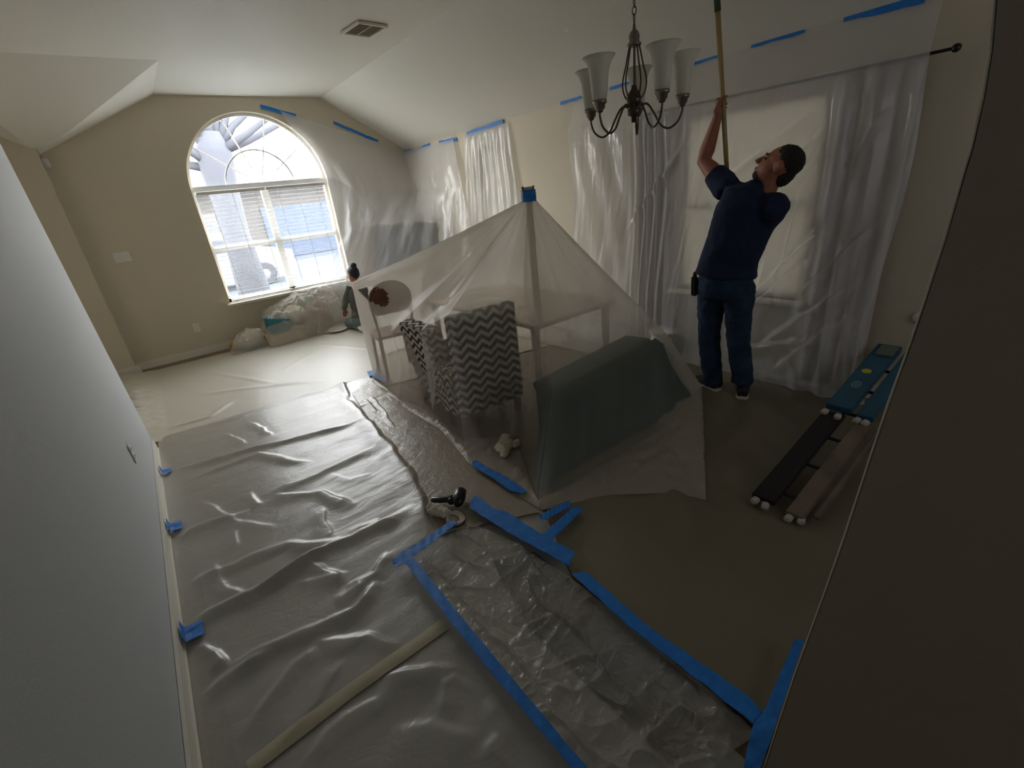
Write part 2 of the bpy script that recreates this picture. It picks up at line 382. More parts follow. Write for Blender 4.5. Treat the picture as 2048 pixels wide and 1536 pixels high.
wbox(WX0, WX0+.04, WZ0, WZ1).obj('side_frame', M_frame, w1); wbox(WX1-.04, WX1, WZ0, WZ1).obj('side_frame', M_frame, w1)
wbox(WXC-.045, WXC+.045, WZ0, WZ1-.03).obj('mullion', M_frame, w1)
wbox(WX0, WX1, WZ0, WZ0+.05).obj('bottom_frame', M_frame, w1)
ZM = 1.33
for (a, b) in ((WX0+.04, WXC-.045), (WXC+.045, WX1-.04)):
    wbox(a, b, ZM-.03, ZM+.03).obj('meeting_rail', M_frame, w1)
    for (z0, z1, dy) in ((WZ0+.05, ZM-.03, -.01), (ZM+.03, WZ1-.03, .01)):
        w_ = b-a
        G().box(wl((a+b)/2, yf+dy, (z0+z1)/2), (w_, .004, z1-z0)).obj('pane', M_glass, w1)
n = 24; G().add([wl(WXC+(WR-.03)*math.cos(PI*i/n), yf, WZ1+.02+(WR-.05)*math.sin(PI*i/n)) for i in range(n+1)], [tuple(range(n+1))]).obj('arch_pane', M_glass, w1)
G().box(wl(WXC, YB-.02, WZ0-.015), (WX1-WX0+.1, .16, .03), bev=.006).obj('window_sill', M_trim, w1)
G().box(wl(WXC, YB-.008, WZ0-.075), (WX1-WX0+.04, .016, .09), bev=.004).obj('apron', M_wall, w1)
# blinds: two of them, every slat a part
def blind(x0, x1, label):
    zt0 = WZ1-.035; b = empty('window_blind', ((x0+x1)/2, YB+.045, WZ0+.01), 0, label, 'blind', 'white slatted blinds in the arched window')
    L_ = x1-x0; hh = zt0-WZ0-.01
    G().box((0, 0, hh-.02), (L_, .05, .04), bev=.004).obj('head_rail', M_frame, b)
    G().box((0, 0, .012), (L_, .045, .014), bev=.003).obj('bottom_rail', M_frame, b)
    z = hh-.07; me = None
    R = Matrix.Rotation(math.radians(-6), 3, 'X')
    while z > .04:
        if me is None:
            o = G().box((0, 0, 0), (L_-.005, .036, .0025), R).obj('slat', M_frame, b); me = o.data
        else:
            o = bpy.data.objects.new('slat', me); link(o, b)
        o.location = (0, 0, z); z -= .050
    for fx in (-.33, 0, .33):
        G().tube([(fx*L_, -.026, .01), (fx*L_, -.026, hh-.03)], .0035, 5).obj('ladder_cord', M_frame, b)
blind(WX0+.045, WXC-.01, 'white slatted blind in the left half of the arched window')
blind(WXC+.01, WX1-.045, 'white slatted blind in the right half of the arched window, half under plastic')

# right wall windows (behind the film)
M_shadecl = mat('closed_shade', (.70, .67, .60), .8, trans=.10)
for i, r in ((2, R2), (3, R3)):
    w = struct(empty('window_%d' % i, (XR+.08, (r[0]+r[1])/2, r[2]))); hw = (r[1]-r[0])/2; h = r[3]-r[2]
    for s in (-1, 1): G().box((0, s*(hw-.02), h/2), (.05, .04, h), bev=.004).obj('side_frame', M_frame, w)
    for z in (.02, h/2, h-.02): G().box((0, 0, z), (.05, 2*hw-.08, .04), bev=.004).obj('rail', M_frame, w)
    G().box((.01, 0, h/2), (.004, 2*hw-.06, h-.06)).obj('pane', M_glass, w)
    G().box((-.035, 0, h/2), (.004, 2*hw, h)).obj('roller_shade', M_shadecl, w)
    G().box((-.11, 0, -.014), (.14, 2*hw+.1, .028), bev=.006).obj('window_sill', M_trim, w)

# ---------------------------------------------------------------- outside
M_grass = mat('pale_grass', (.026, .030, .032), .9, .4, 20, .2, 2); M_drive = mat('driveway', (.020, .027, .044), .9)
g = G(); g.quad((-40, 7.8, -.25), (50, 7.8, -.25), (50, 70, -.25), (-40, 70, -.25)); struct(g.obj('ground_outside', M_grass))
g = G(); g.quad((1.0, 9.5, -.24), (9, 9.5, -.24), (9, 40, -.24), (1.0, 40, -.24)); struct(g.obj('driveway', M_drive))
M_bark = mat('grey_bark', (.034, .036, .046), .9, .5, 12)
tp = ony(432, 345, 12.0); t = empty('bare_tree', (tp[0], 12.0, -.25), 0, 'big bare tree outside the arched window', 'tree')
g = G(); g.rings([((0, 0, 0), .36, .36), ((.0, 0, 1.6), .27, .27), ((.03, 0, 2.6), .30, .28), ((.08, 0, 3.2), .34, .3), ((.1, 0, 3.6), .2, .2)], (1, 0, 0), 14); g.obj('trunk', M_bark, t, True)
rt = random.Random(5)
for i in range(11):
    a = math.radians(-80+16*i+rt.uniform(-5, 5)); L = rt.uniform(2.6, 4.2); p0 = V((.08, 0, 2.9+.03*i))
    d = V((math.sin(a), rt.uniform(-.3, .3), max(.35, math.cos(a)*1.1))); pts = [p0+d*L*k/5+V((rt.uniform(-.12, .12), 0, rt.uniform(-.1, .15)))*(k > 0) for k in range(6)]
    g = G(); g.tube(pts, [.10, .07, .055, .04, .028, .015], 7)
    for k in (2, 3, 4):
        q = pts[k]; e = V((d.x+rt.uniform(-.8, .8), rt.uniform(-.3, .3), d.z+rt.uniform(-.4, .6))); g.tube([q, q+e*.6, q+e*1.2+V((.1, 0, .2))], [.035, .02, .010], 5); g.tube([q+e*.5, q+e*.8+V((.3, 0, .4)), q+e*.9+V((.5, 0, .9))], [.02, .014, .007], 4)
    g.obj('branch', M_bark, t, True)
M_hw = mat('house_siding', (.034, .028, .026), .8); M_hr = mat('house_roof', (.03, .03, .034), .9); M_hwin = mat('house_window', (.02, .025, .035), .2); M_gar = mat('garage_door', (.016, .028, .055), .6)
h = empty('house', (3.0, 27, -.25), 0, 'grey house across the street outside the arched window', 'house')
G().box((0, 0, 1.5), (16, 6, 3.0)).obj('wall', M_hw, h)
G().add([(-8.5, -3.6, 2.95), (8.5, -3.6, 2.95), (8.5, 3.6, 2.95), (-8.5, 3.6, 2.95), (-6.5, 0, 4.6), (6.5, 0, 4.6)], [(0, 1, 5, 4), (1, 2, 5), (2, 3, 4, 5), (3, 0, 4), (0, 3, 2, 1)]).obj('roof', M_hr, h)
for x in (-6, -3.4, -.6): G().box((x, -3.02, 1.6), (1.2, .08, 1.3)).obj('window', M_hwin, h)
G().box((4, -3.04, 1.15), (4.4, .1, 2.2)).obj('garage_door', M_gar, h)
# parked car
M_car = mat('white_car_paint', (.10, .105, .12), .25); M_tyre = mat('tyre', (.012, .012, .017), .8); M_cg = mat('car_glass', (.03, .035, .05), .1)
cp = ony(528, 572, 16.5); c = empty('car', (cp[0]-1.35, 16.5, -.24), 0, 'white car parked in the driveway outside the window', 'car')
g = G(); prof = [(-2.2, .45), (-2.2, .85), (-1.5, 1.0), (-.8, 1.5), (.9, 1.55), (1.5, 1.05), (2.1, .92), (2.25, .6), (2.2, .4), (-2.1, .35)]
prof = [(-x, z) for x, z in prof]
P = [(x, y, z) for y in (-.85, .85) for x, z in prof]; m_ = len(prof)
g.add(P, [tuple(range(m_)), tuple(range(m_, 2*m_))[::-1]]+[(i, (i+1) % m_, m_+(i+1) % m_, m_+i) for i in range(m_)])
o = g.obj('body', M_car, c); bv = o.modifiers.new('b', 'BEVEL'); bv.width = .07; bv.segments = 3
g = G(); g.box((-.05, -.86, 1.25), (1.9, .02, .34)); g.obj('side_window', M_cg, c)
for x in (-1.35, 1.35):
    for y in (-.82, .82):
        R = Matrix.Rotation(PI/2, 3, 'X'); o = G().lathe([(.14, -.11), (.3, -.11), (.33, -.07), (.33, .07), (.3, .11), (.14, .11)], (x, y, .33), 20, R).obj('wheel', M_tyre, c)
        G().lathe([(.0, -.1), (.15, -.09), (.16, .09), (.0, .1)], (x, y, .33), 14, R).obj('hub_cap', M_car, o)
# ---------------------------------------------------------------- film on the floor
def px(*pts): return [onz(u, v) for u, v in pts]
CREASES = [  # pixel polyline, height, half width, one-sided sharpness
    ([(323, 885), (542, 813), (678, 772), (747, 742)], .016, .022), ([(330, 947), (508, 899), (627, 871), (719, 846)], .030, .035),
    ([(364, 967), (514, 912), (560, 918), (627, 926)], .022, .03), ([(521, 998), (644, 947), (760, 895)], .022, .025),
    ([(340, 1078), (420, 1052), (501, 1022)], .030, .028), ([(541, 999), (644, 988), (712, 1018)], .028, .04),
    ([(668, 776), (747, 858), (800, 920), (832, 975), (849, 1030), (860, 1100)], .034, .060), ([(805, 875), (850, 848)], .014, .02),
    ([(364, 1172), (494, 1121), (576, 1090), (713, 1083)], .028, .04), ([(473, 1205), (610, 1124), (713, 1076), (829, 1015)], .035, .035),
    ([(613, 1121), (650, 1145), (686, 1172)], .03, .035), ([(368, 1250), (491, 1203), (614, 1120), (662, 1100)], .035, .035),
    ([(457, 1339), (539, 1302), (710, 1226), (758, 1168)], .042, .035), ([(378, 1288), (430, 1315), (457, 1339)], .05, .03),
    ([(761, 1373), (850, 1342), (932, 1332)], .035, .04), ([(400, 1395), (457, 1355), (560, 1310)], .03, .03),
    ([(480, 1480), (590, 1330), (640, 1295)], .022, .03), ([(620, 1290), (740, 1275), (800, 1300)], .025, .035),
    ([(690, 1180), (755, 1150), (775, 1105)], .03, .03), ([(670, 1205), (735, 1170)], .025, .025), ([(880, 1440), (900, 1370), (930, 1345)], .03, .035),
    ([(960, 1536), (1000, 1470), (960, 1400)], .022, .04), ([(780, 1480), (860, 1460), (960, 1480)], .018, .05), ([(600, 1536), (700, 1440), (790, 1390)], .016, .03),
    ([(495, 847), (530, 858), (545, 875)], .014, .03), ([(445, 868), (500, 890)], .01, .03), ([(660, 950), (700, 960), (745, 950)], .012, .03),
    ([(500, 985), (512, 1010), (520, 1015)], .02, .02), ([(640, 1015), (655, 1050), (670, 1080)], .018, .035), ([(465, 1060), (475, 1100)], .014, .03),
    ([(700, 1065), (755, 1045), (800, 1050)], .025, .03), ([(590, 1175), (640, 1165), (700, 1150)], .016, .03),
    ([(655, 745), (690, 770), (700, 800)], .02, .03), ([(735, 790), (765, 820), (800, 870)], .016, .025), ([(590, 770), (650, 775)], .01, .03),
    ([(400, 790), (520, 775), (660, 762)], .010, .04), ([(395, 1000), (470, 1045), (560, 1060)], .010, .04),
    ([(420, 1120), (460, 1180), (520, 1210)], .014, .04), ([(690, 1320), (650, 1400), (560, 1500)], .014, .035)]
CR = [(px(*c[0]), c[1], c[2]) for c in CREASES]
def hA(X, Y):
    Z = .012+.004*fbm(X*3, Y*3)+.004*fbm(X*1.2+9, Y*7, 3)
    wx = X+.03*fbm(X*5, Y*5); wy = Y+.03*fbm(X*5+4, Y*5+2)
    for pts, h, w in CR:
        ln = sum(float(np.hypot(*(pts[i+1]-pts[i])[:2])) for i in range(len(pts)-1)); h = h*min(1, .35+ln*.8); w = max(w, .032)*1.1
        d, t, s = segdist(wx, wy, pts); taper = np.clip(np.minimum(t, 1-t)*5, 0, 1)
        ww = np.where(s > 0, w*.45, w*1.5); Z = Z+h*.62*taper*np.exp(-(d/ww)**2)
    fade = np.clip((X+.37)/.08, 0, 1)  # taped flat along the wall
    return np.maximum(.006, .006+(Z-.006)*fade)
def flat(z0, a=.004, f=2.5, sx=1., sy=1.): return lambda X, Y: z0+a*fbm(X*f*sx, Y*f*sy)
def polyat(pts, t):
    P = np.array([p[:2] for p in pts]); L = np.r_[0, np.cumsum(np.hypot(*np.diff(P, axis=0).T))]; L = L/L[-1]
    return np.stack([np.interp(t, L, P[:, 0]), np.interp(t, L, P[:, 1])], -1)
def grid_faces(nu, nv, off=0):
    i = np.arange(nv-1)[:, None]*nu+np.arange(nu-1)[None, :]; return (np.stack([i, i+1, i+nu+1, i+nu], -1).reshape(-1, 4)+off)
def patch(name, left, right, nu, nv, hf, m, label, cat='plastic sheet', under=.0):
    t = np.linspace(0, 1, nv); A = polyat(left, t); B = polyat(right, t); s = np.linspace(0, 1, nu)[None, :, None]
    P = A[:, None]*(1-s)+B[:, None]*s; X = P[..., 0]; Y = P[..., 1]; Z = hf(X, Y)
    vs = np.stack([X, Y, Z], -1).reshape(-1, 3); c = np.array([X.mean(), Y.mean(), 0])
    o = mesh(name, vs-c, grid_faces(nu, nv), m, None, True); o.location = tuple(c); return tag(o, label, cat)
XE = nlx(0)+.022
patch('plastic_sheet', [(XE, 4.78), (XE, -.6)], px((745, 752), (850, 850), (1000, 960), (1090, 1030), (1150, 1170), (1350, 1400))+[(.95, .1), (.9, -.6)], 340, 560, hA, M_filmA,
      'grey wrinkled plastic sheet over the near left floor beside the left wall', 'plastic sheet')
SB = [(px((400, 790), (520, 775), (660, 762)), .008, .04), (px((560, 745), (640, 700)), .006, .03), (px((330, 860), (420, 835), (470, 800)), .012, .03),
      (px((640, 690), (760, 700)), .006, .03), (px((420, 745), (560, 770), (620, 765)), .006, .03)]
def hB(X, Y):
    Z = .006+.003*fbm(X*2, Y*2)
    for pts, h, w in SB:
        d, t, s = segdist(X, Y, pts); Z = Z+h*np.clip(np.minimum(t, 1-t)*5, 0, 1)*np.exp(-(d/w)**2)
    lump = np.clip((-.30-X)/.25, 0, 1)*np.clip((Y-4.7)/.3, 0, 1); Z = Z+lump*(.03+.05*np.abs(fbm(X*6, Y*6))); return np.maximum(Z, .004)
patch('plastic_sheet', [(-1.3, 7.32), (-1.3, 4.95)], [(3.8, 7.28), (3.8, 3.6)], 260, 160, hB, M_filmB, 'cream plastic sheet on the far floor below the arched window', 'plastic sheet')
def hD(X, Y): return np.maximum(.004, .014+.005*fbm(X*2, Y*2)+.009*np.sin((X*.8-Y*.35)*19+3*fbm(X*1.5, Y*1.5))*np.clip(fbm(X*1.5+3, Y*1.5)*1.5+.5, 0, 1))
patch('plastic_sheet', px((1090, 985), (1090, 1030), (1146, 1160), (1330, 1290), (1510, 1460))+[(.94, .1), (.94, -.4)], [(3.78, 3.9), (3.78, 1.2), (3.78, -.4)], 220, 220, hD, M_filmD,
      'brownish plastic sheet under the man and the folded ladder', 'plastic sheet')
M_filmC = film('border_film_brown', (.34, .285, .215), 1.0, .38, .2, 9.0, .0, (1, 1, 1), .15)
_pd = onz(1084, 1020)-onz(745, 757); _pd = _pd[:2]/np.hypot(*_pd[:2])
def hC(X, Y):
    U = X*_pd[0]+Y*_pd[1]; W = -X*_pd[1]+Y*_pd[0]
    mk = np.clip(fbm(U*2+3, W*2+8)*2+.1, 0, 1); a = (np.clip(1-np.abs(fbm(U*1.2, W*9, 2))*5, 0, 1)**1.4*.020+np.clip(1-np.abs(fbm(U*7+3, W*2.5+1, 2))*5, 0, 1)**1.4*.014)*mk+.006*fbm(U*9, W*9)
    return np.maximum(hA(X, Y), .018)+.004+a*.5
patch('plastic_sheet', px((705, 790), (752, 862), (803, 922), (835, 975), (852, 1030), (880, 1075)), px((746, 760), (806, 812), (880, 858), (940, 922), (1005, 968), (1080, 1030)), 110, 260, hC, M_filmC,
      'brownish wrinkled plastic band between the grey sheet and the tent', 'plastic sheet')
# rug under the crinkled strip, then the crinkled strip
M_rug = mat('brown_blue_runner', (.2, .15, .12), .9, .3, 30, vcol=((.10, .06, .045), (.07, .11, .13)), vscale=2.6)
E_left = px((833, 1142), (920, 1262), (1032, 1402), (1135, 1530), (1260, 1680)); E_right = px((935, 1052), (1035, 1098), (1146, 1165), (1330, 1325), (1512, 1478))
g = G(); q = px((985, 1130), (1070, 1110), (1470, 1440), (1340, 1530), (1180, 1380), (1060, 1260)); g.add([(p[0], p[1], .0165) for p in q]+[(p[0], p[1], .022) for p in q], [(6, 7, 8, 9, 10, 11)]+[(i, (i+1) % 6, 6+(i+1) % 6, 6+i) for i in range(6)])
top(g, 'floor_runner', M_rug, 'dark brown and blue runner showing through the crinkled clear strip', 'rug')
_ed = onz(1135, 1530)-onz(833, 1142); _ed = _ed[:2]/np.hypot(*_ed[:2])
def hE(X, Y):
    U = X*_ed[0]+Y*_ed[1]; W = -X*_ed[1]+Y*_ed[0]; U = U+.06*fbm(X*4, Y*4); W = W+.05*fbm(X*4+5, Y*4+2)
    a = np.clip(1-np.abs(fbm(U*3, W*9, 2))*5, 0, 1)**1.5*.016; b = np.clip(1-np.abs(fbm(U*8+3, W*4+1, 2))*5, 0, 1)**1.5*.011
    c = np.clip(1-np.abs(fbm(U*16+3, W*16+1, 2))*4, 0, 1)*.004*np.clip(fbm(U*2+9, W*2)*2+.4, 0, 1)
    return .028+a+b+c+.006*fbm(X*3, Y*3)
patch('plastic_sheet', E_left, E_right, 220, 420, hE, M_filmE, 'crinkled clear plastic strip taped down between two long blue tapes', 'plastic sheet')
# pale yellow strip laid diagonally over the grey sheet
M_strip = mat('pale_yellow_strip', (.46, .41, .28), .75, .15, 20)
c = polyat(px((500, 1545), (700, 1390), (826, 1302), (893, 1253)), np.linspace(0, 1, 40)); d = np.gradient(c, axis=0); nn = np.stack([-d[:, 1], d[:, 0]], -1)/np.hypot(d[:, 0], d[:, 1])[:, None]
vs = []; W_ = np.linspace(-.032, .032, 9)
for i in range(40):
    for w in W_: p = c[i]+nn[i]*w; vs.append((p[0], p[1], float(hA(np.array([p[0]]), np.array([p[1]]))[0])+.006+.004*math.cos(w/.032*PI/2)))
vs = np.array(vs); o = mesh('pale_strip', vs, grid_faces(9, 40), M_strip, None, True); tag(o, 'pale yellow strip lying diagonally on the grey sheet', 'paper')

# blue tapes on the floor
def ftape(name, up, lo, label, base=.02, follow=True, m=None):
    n = 26; A = polyat(px(*up), np.linspace(0, 1, n)); B = polyat(px(*lo), np.linspace(0, 1, n)); k = 6; vs = []
    for i in range(n):
        for j in range(k):
            p = A[i]*(1-j/(k-1))+B[i]*(j/(k-1)); z = base+.0025*math.sin(i*1.7+j)+.002*random.random(); vs.append((p[0], p[1], z))
    T = np.array(vs); Bt = T.copy(); Bt[:, 2] = T[:, 2]-.003; c = np.array([T[:, 0].mean(), T[:, 1].mean(), T[:, 2].min()-.003])
    F = grid_faces(k, n); o = mesh(name, np.vstack([T, Bt])-c, np.vstack([F, F[:, ::-1]+len(T)]), m or M_tape, None, True); o.location = tuple(c); return tag(o, label, 'tape')
ftape('blue_tape', [(948, 934), (958, 934), (975, 946), (1005, 962), (1030, 977), (1056, 996)], [(945, 944), (985, 968), (1020, 994), (1045, 1001)], 'blue tape strip on the dark plastic skirt, farthest up of the big floor tapes', .05)
ftape('blue_tape', [(951, 1009), (971, 1017), (985, 1033), (1020, 1044), (1057, 1070), (1083, 1086), (1106, 1099), (1151, 1124)], [(941, 1033), (985, 1062), (1026, 1088), (1067, 1111), (1108, 1134), (1139, 1153)], 'wide blue tape on the floor beside the beige bundle', .064)
ftape('blue_tape', [(1080, 1046), (1110, 1028), (1139, 1015)], [(1086, 1057), (1115, 1042), (1143, 1026)], 'short blue tape on the floor lying parallel to the angled one, below the green chest', .05)
ftape('blue_tape', [(1083, 1089), (1115, 1060), (1147, 1030)], [(1106, 1095), (1137, 1065), (1168, 1033)], 'short angled blue tape joining the wide floor tape, below the green chest', .056)
ftape('blue_tape', [(789, 1144), (802, 1128), (848, 1101), (905, 1060)], [(795, 1155), (811, 1149), (831, 1134), (882, 1095), (919, 1065)], 'blue tape across the top end of the crinkled strip', .068)
ftape('blue_tape', [(815, 1147), (821, 1155), (966, 1346), (1107, 1516), (1150, 1570)], [(833, 1138), (924, 1254), (1032, 1387), (1153, 1536), (1195, 1585)], 'long blue tape along the left side of the crinkled strip', .074)
ftape('blue_tape', [(1175, 1167), (1298, 1279), (1485, 1412), (1524, 1453)], [(1144, 1169), (1256, 1275), (1422, 1408), (1505, 1476)], 'long blue tape along the right side of the crinkled strip', .068)
ftape('blue_tape', [(1584, 1306), (1522, 1453), (1501, 1478), (1487, 1536), (1480, 1590)], [(1603, 1306), (1565, 1420), (1526, 1536), (1505, 1590)], 'blue tape on the floor running to the foreground wall corner', .074)
ftape('blue_tape', [(735, 748), (755, 744)], [(740, 757), (757, 755)], 'small blue tape bit at the left corner of the tent', .03)
ftape('blue_tape', [(752, 753), (775, 762)], [(750, 762), (772, 772)], 'bright blue tape piece on the fold at the left foot of the tent', .036)
ftape('blue_tape', [(1503, 704), (1518, 704)], [(1502, 711), (1516, 713)], 'small blue tape bit on the floor behind the man', .02)
ftape('blue_tape', [(490, 697), (503, 696)], [(491, 704), (504, 703)], 'small blue tape bit on the floor below the arched window', .012)
def wtape(name, q, label, nrm, th=.0015, m=None):
    P = [np.array(p) for p in q]; g = G(); k = len(P)//2; off = np.array(nrm)*.017; o2 = np.array(nrm)*(.017+th)
    g.add([p+off for p in P]+[p+o2 for p in P], [tuple(range(2*k, 4*k)), tuple(range(2*k))[::-1]]+[(i, (i+1) % (2*k), 2*k+(i+1) % (2*k), 2*k+i) for i in range(2*k)])
    o = top(g, name, m or M_tape, label, 'tape'); return o
def blt(a, b, w, labels, plane):  # strip between pixels a..b, w metres high on a wall
    A = plane(*a); B = plane(*b); n = 5; top_ = []; bot = []
    for i in range(n+1):
        p = A*(1-i/n)+B*i/n; jit = .004*math.sin(i*2.1+a[0]); top_.append(p+np.array([0, 0, w/2+jit])); bot.append(p-np.array([0, 0, w/2-jit]))
    return top_+bot[::-1]
py = lambda u, v: ony(u, v, YB); pxr = lambda u, v: onx(u, v, XR)
wtape('blue_tape', blt((520, 213), (592, 233), .05, '', py), 'blue tape on the back wall touching the top of the arch', (0, -1, 0))
wtape('blue_tape', blt((667, 246), (725, 270), .04, '', py), 'dark blue tape on the back wall right of the arch, upper piece', (0, -1, 0))
wtape('blue_tape', blt((725, 271), (756, 283), .045, '', py), 'dark blue tape on the back wall right of the arch, lower piece', (0, -1, 0))
for a, b, l in (((806, 305), (833, 300), 'short blue tape in the upper corner of back and right walls'), ((838, 299), (862, 289), 'thin blue tape second from the room corner'),
                ((880, 286), (915, 278), 'blue tape along the right wall top, third from the room corner'), ((935, 268), (1008, 243), 'blue tape holding the narrow white drape at the wall top'),
                ((1123, 205), (1165, 192), 'short blue tape left of the chandelier at the wall top'), ((1222, 175), (1290, 152), 'blue tape seen behind the chandelier rods'),
                ((1350, 136), (1440, 108), 'blue tape between the chandelier and the pole'), ((1505, 89), (1612, 58), 'blue tape right of the pole at the wall top'), ((1690, 36), (1852, -1), 'rightmost blue tape along the top of the right wall')):
    wtape('blue_tape', blt(a, b, .045, '', pxr), l, (-1, 0, 0))
for a, w, h, l in (((322, 939), .07, .06, 'top blue tape patch on the left baseboard'), ((332, 1040), .10, .07, 'middle blue tape patch on the left baseboard'), ((372, 1275), .10, .10, 'lowest and largest blue tape patch at the left baseboard')):
    p = onx(a[0], a[1], XE+.004); y, z = p[1], max(.03, p[2]); g = G(); n = 4
    P = []
    for i in range(n+1):
        yy = y-w/2+w*i/n
        P += [(XE+.003, yy, .075+.004*math.sin(i*3)), (XE+.006, yy, .03), (XE+.03, yy, .026+.003*math.cos(i*2)), (XE+.035+.4*h, yy, .022)]
    F = [(i*4+k, i*4+k+1, i*4+k+5, i*4+k+4) for i in range(n) for k in range(3)]
    g.add(P, F); o = top(g, 'blue_tape', M_tape, l, 'tape'); o.modifiers.new('s', 'SOLIDIFY').thickness = .002
# ---------------------------------------------------------------- the tented furniture
AP = np.array([2.352, 2.76, 1.60])
def z_(u, v, z): return onz(u, v, z)
CT = [  # mid, ground, outer
    (z_(701, 566, 1.0), z_(748, 757, .02), z_(744, 763, .024)),
    (z_(782, 664, .66), z_(797, 797, .022), z_(803, 812, .024)),
    (z_(841, 661, .80), z_(866, 826, .025), z_(880, 858, .026)),
    (z_(898, 629, .965), z_(926, 880, .03), z_(938, 926, .03)),
    (z_(1045, 593, .965), z_(1022, 872, .03), z_(1005, 972, .03)),
    (z_(1103, 782, .515), z_(1074, 1000, .03), z_(1084, 1020, .028)),
    (z_(1215, 724, .515), z_(1210, 926, .03), z_(1215, 990, .02)),
    (z_(1327, 664, .515), z_(1335, 852, .03), z_(1350, 985, .02)),
    (np.array([3.17, 2.12, .47]), z_(1404, 772, .03), z_(1412, 1000, .02)),
    (np.array([3.18, 2.9, .55]), np.array([3.40, 2.9, .03]), np.array([3.45, 2.9, .02])),
    (np.array([3.02, 4.0, .80]), np.array([3.3, 4.3, .03]), np.array([3.35, 4.35, .02])),
    (np.array([2.4, 4.75, .95]), np.array([2.4, 5.2, .03]), np.array([2.4, 5.25, .02])),
    (np.array([1.85, 4.85, 1.0]), np.array([1.8, 5.1, .03]), np.array([1.8, 5.15, .02]))]
NS = 44; K = len(CT); NA = K*NS
rows1, rows2, rows3 = 60, 30, 24
ring_r = .045
def ringpts(j, k0=0):
    out = []
    for i in range(K):
        A, B = CT[i][j], CT[(i+1) % K][j]; L = np.linalg.norm(B-A)
        for s in range(NS):
            t = s/NS; p = A*(1-t)+B*t; c = np.array([AP[0], AP[1], p[2]])
            inw = (c-p); inw = inw/max(np.linalg.norm(inw), 1e-6)
            sag = 4*t*(1-t)
            if j == 0: p = p+inw*sag*.10*L*(0.0 if i in (2, 3, 5, 6, 7) else .5 if i == 4 else 1)-np.array([0, 0, 1])*sag*.06*L*(0.0 if i in (2, 3, 5, 6, 7) else 1)
            elif j == 1: p = p+inw*sag*.05*L*(0 if i in (2, 3, 5, 6, 7) else 1)
            out.append(p)
    return np.array(out)
RM, RG, RO = ringpts(0), ringpts(1), ringpts(2)
ang = np.arctan2(RM[:, 1]-AP[1], RM[:, 0]-AP[0])
RA = np.stack([AP[0]+ring_r*np.cos(ang), AP[1]+ring_r*np.sin(ang), np.full(NA, AP[2])], -1)
R = []; tt = []
idx = np.arange(NA)
pleat = np.sin(idx*2*PI/NS*1.0+.4)*.5+np.sin(idx*2*PI/NS*2.3+1.2)*.35+np.sin(idx*2*PI/NS*4.1)*.2
out_dir = np.stack([np.cos(ang), np.sin(ang), np.zeros(NA)], -1)
for r in range(rows1):
    t = r/(rows1-1); P = RA*(1-t)+RM*t; L = np.linalg.norm(RM-RA, axis=1)[:, None]
    on_ctl = (np.cos(idx*2*PI/NS)*.5+.5)[:, None]
    P = P-np.array([0, 0, 1])*(.030*L*math.sin(PI*t))*(1-on_ctl*.8)*np.where(np.isin(idx//NS, [3, 4]), .3, 1)[:, None]+out_dir*(pleat*.020*math.sin(PI*min(1, t*1.15+.05)))[:, None]*(1-on_ctl)
    R.append(P)
for r in range(1, rows2+1):
    t = r/rows2; P = RM*(1-t)+RG*t; seg = (idx//NS)
    bow = np.where(np.isin(seg, [0, 1]), .10, .0)[:, None]
    c = np.stack([np.full(NA, AP[0]), np.full(NA, AP[1]), P[:, 2]], -1); inw = c-P; inw = inw/np.maximum(np.linalg.norm(inw, axis=1), 1e-6)[:, None]
    P = P+inw*bow*math.sin(PI*t)*.6+out_dir*(pleat*.018*math.sin(PI*t))[:, None]
    R.append(P)
for r in range(1, rows3+1):
    t = r/rows3; P = RG*(1-t)+RO*t; w = .012*math.sin(PI*t)
    P = P+np.array([0, 0, 1])*(w+.020*np.abs(fbm(P[:, 0]*9, P[:, 1]*9))[:, None]*math.sin(PI*t)); P[:, 2] = np.maximum(P[:, 2], .02)
    R.append(P)
TV = np.vstack(R); nr = len(R)
i_ = np.arange(nr-1)[:, None]*NA; k_ = np.arange(NA)[None, :]; k2 = (k_+1) % NA
TF = np.stack([i_+k_, i_+k2, i_+NA+k2, i_+NA+k_], -1).reshape(-1, 4)
fc = TV[TF].mean(axis=1); fp = proj(fc)
def inside(P, poly):
    x, y = P[:, 0], P[:, 1]; r = np.zeros(len(P), bool); n = len(poly)
    for i in range(n):
        x1, y1 = poly[i]; x2, y2 = poly[(i+1) % n]
        c = ((y1 > y) != (y2 > y)) & (x < (x2-x1)*(y-y1)/((y2-y1) or 1e-9)+x1); r ^= c
    return r
near = fc[:, 1] < 4.72
tear = (inside(fp, [(712, 577), (735, 574), (757, 574), (772, 582), (778, 600), (775, 614), (760, 612), (735, 600)]) | inside(fp, [(853, 604), (880, 598), (906, 591), (895, 607), (882, 612), (868, 608)])) & near
TF = TF[~tear]
tent = empty('plastic_tent', (AP[0], AP[1], 0), 0, 'translucent plastic tent draped over the furniture in the room centre', 'plastic sheet')
org = np.array([AP[0], AP[1], 0])
rowi = TF.min(axis=1)//NA
fo = mesh('film', TV-org, TF[rowi < rows1+rows2-1], M_filmT, tent, True)
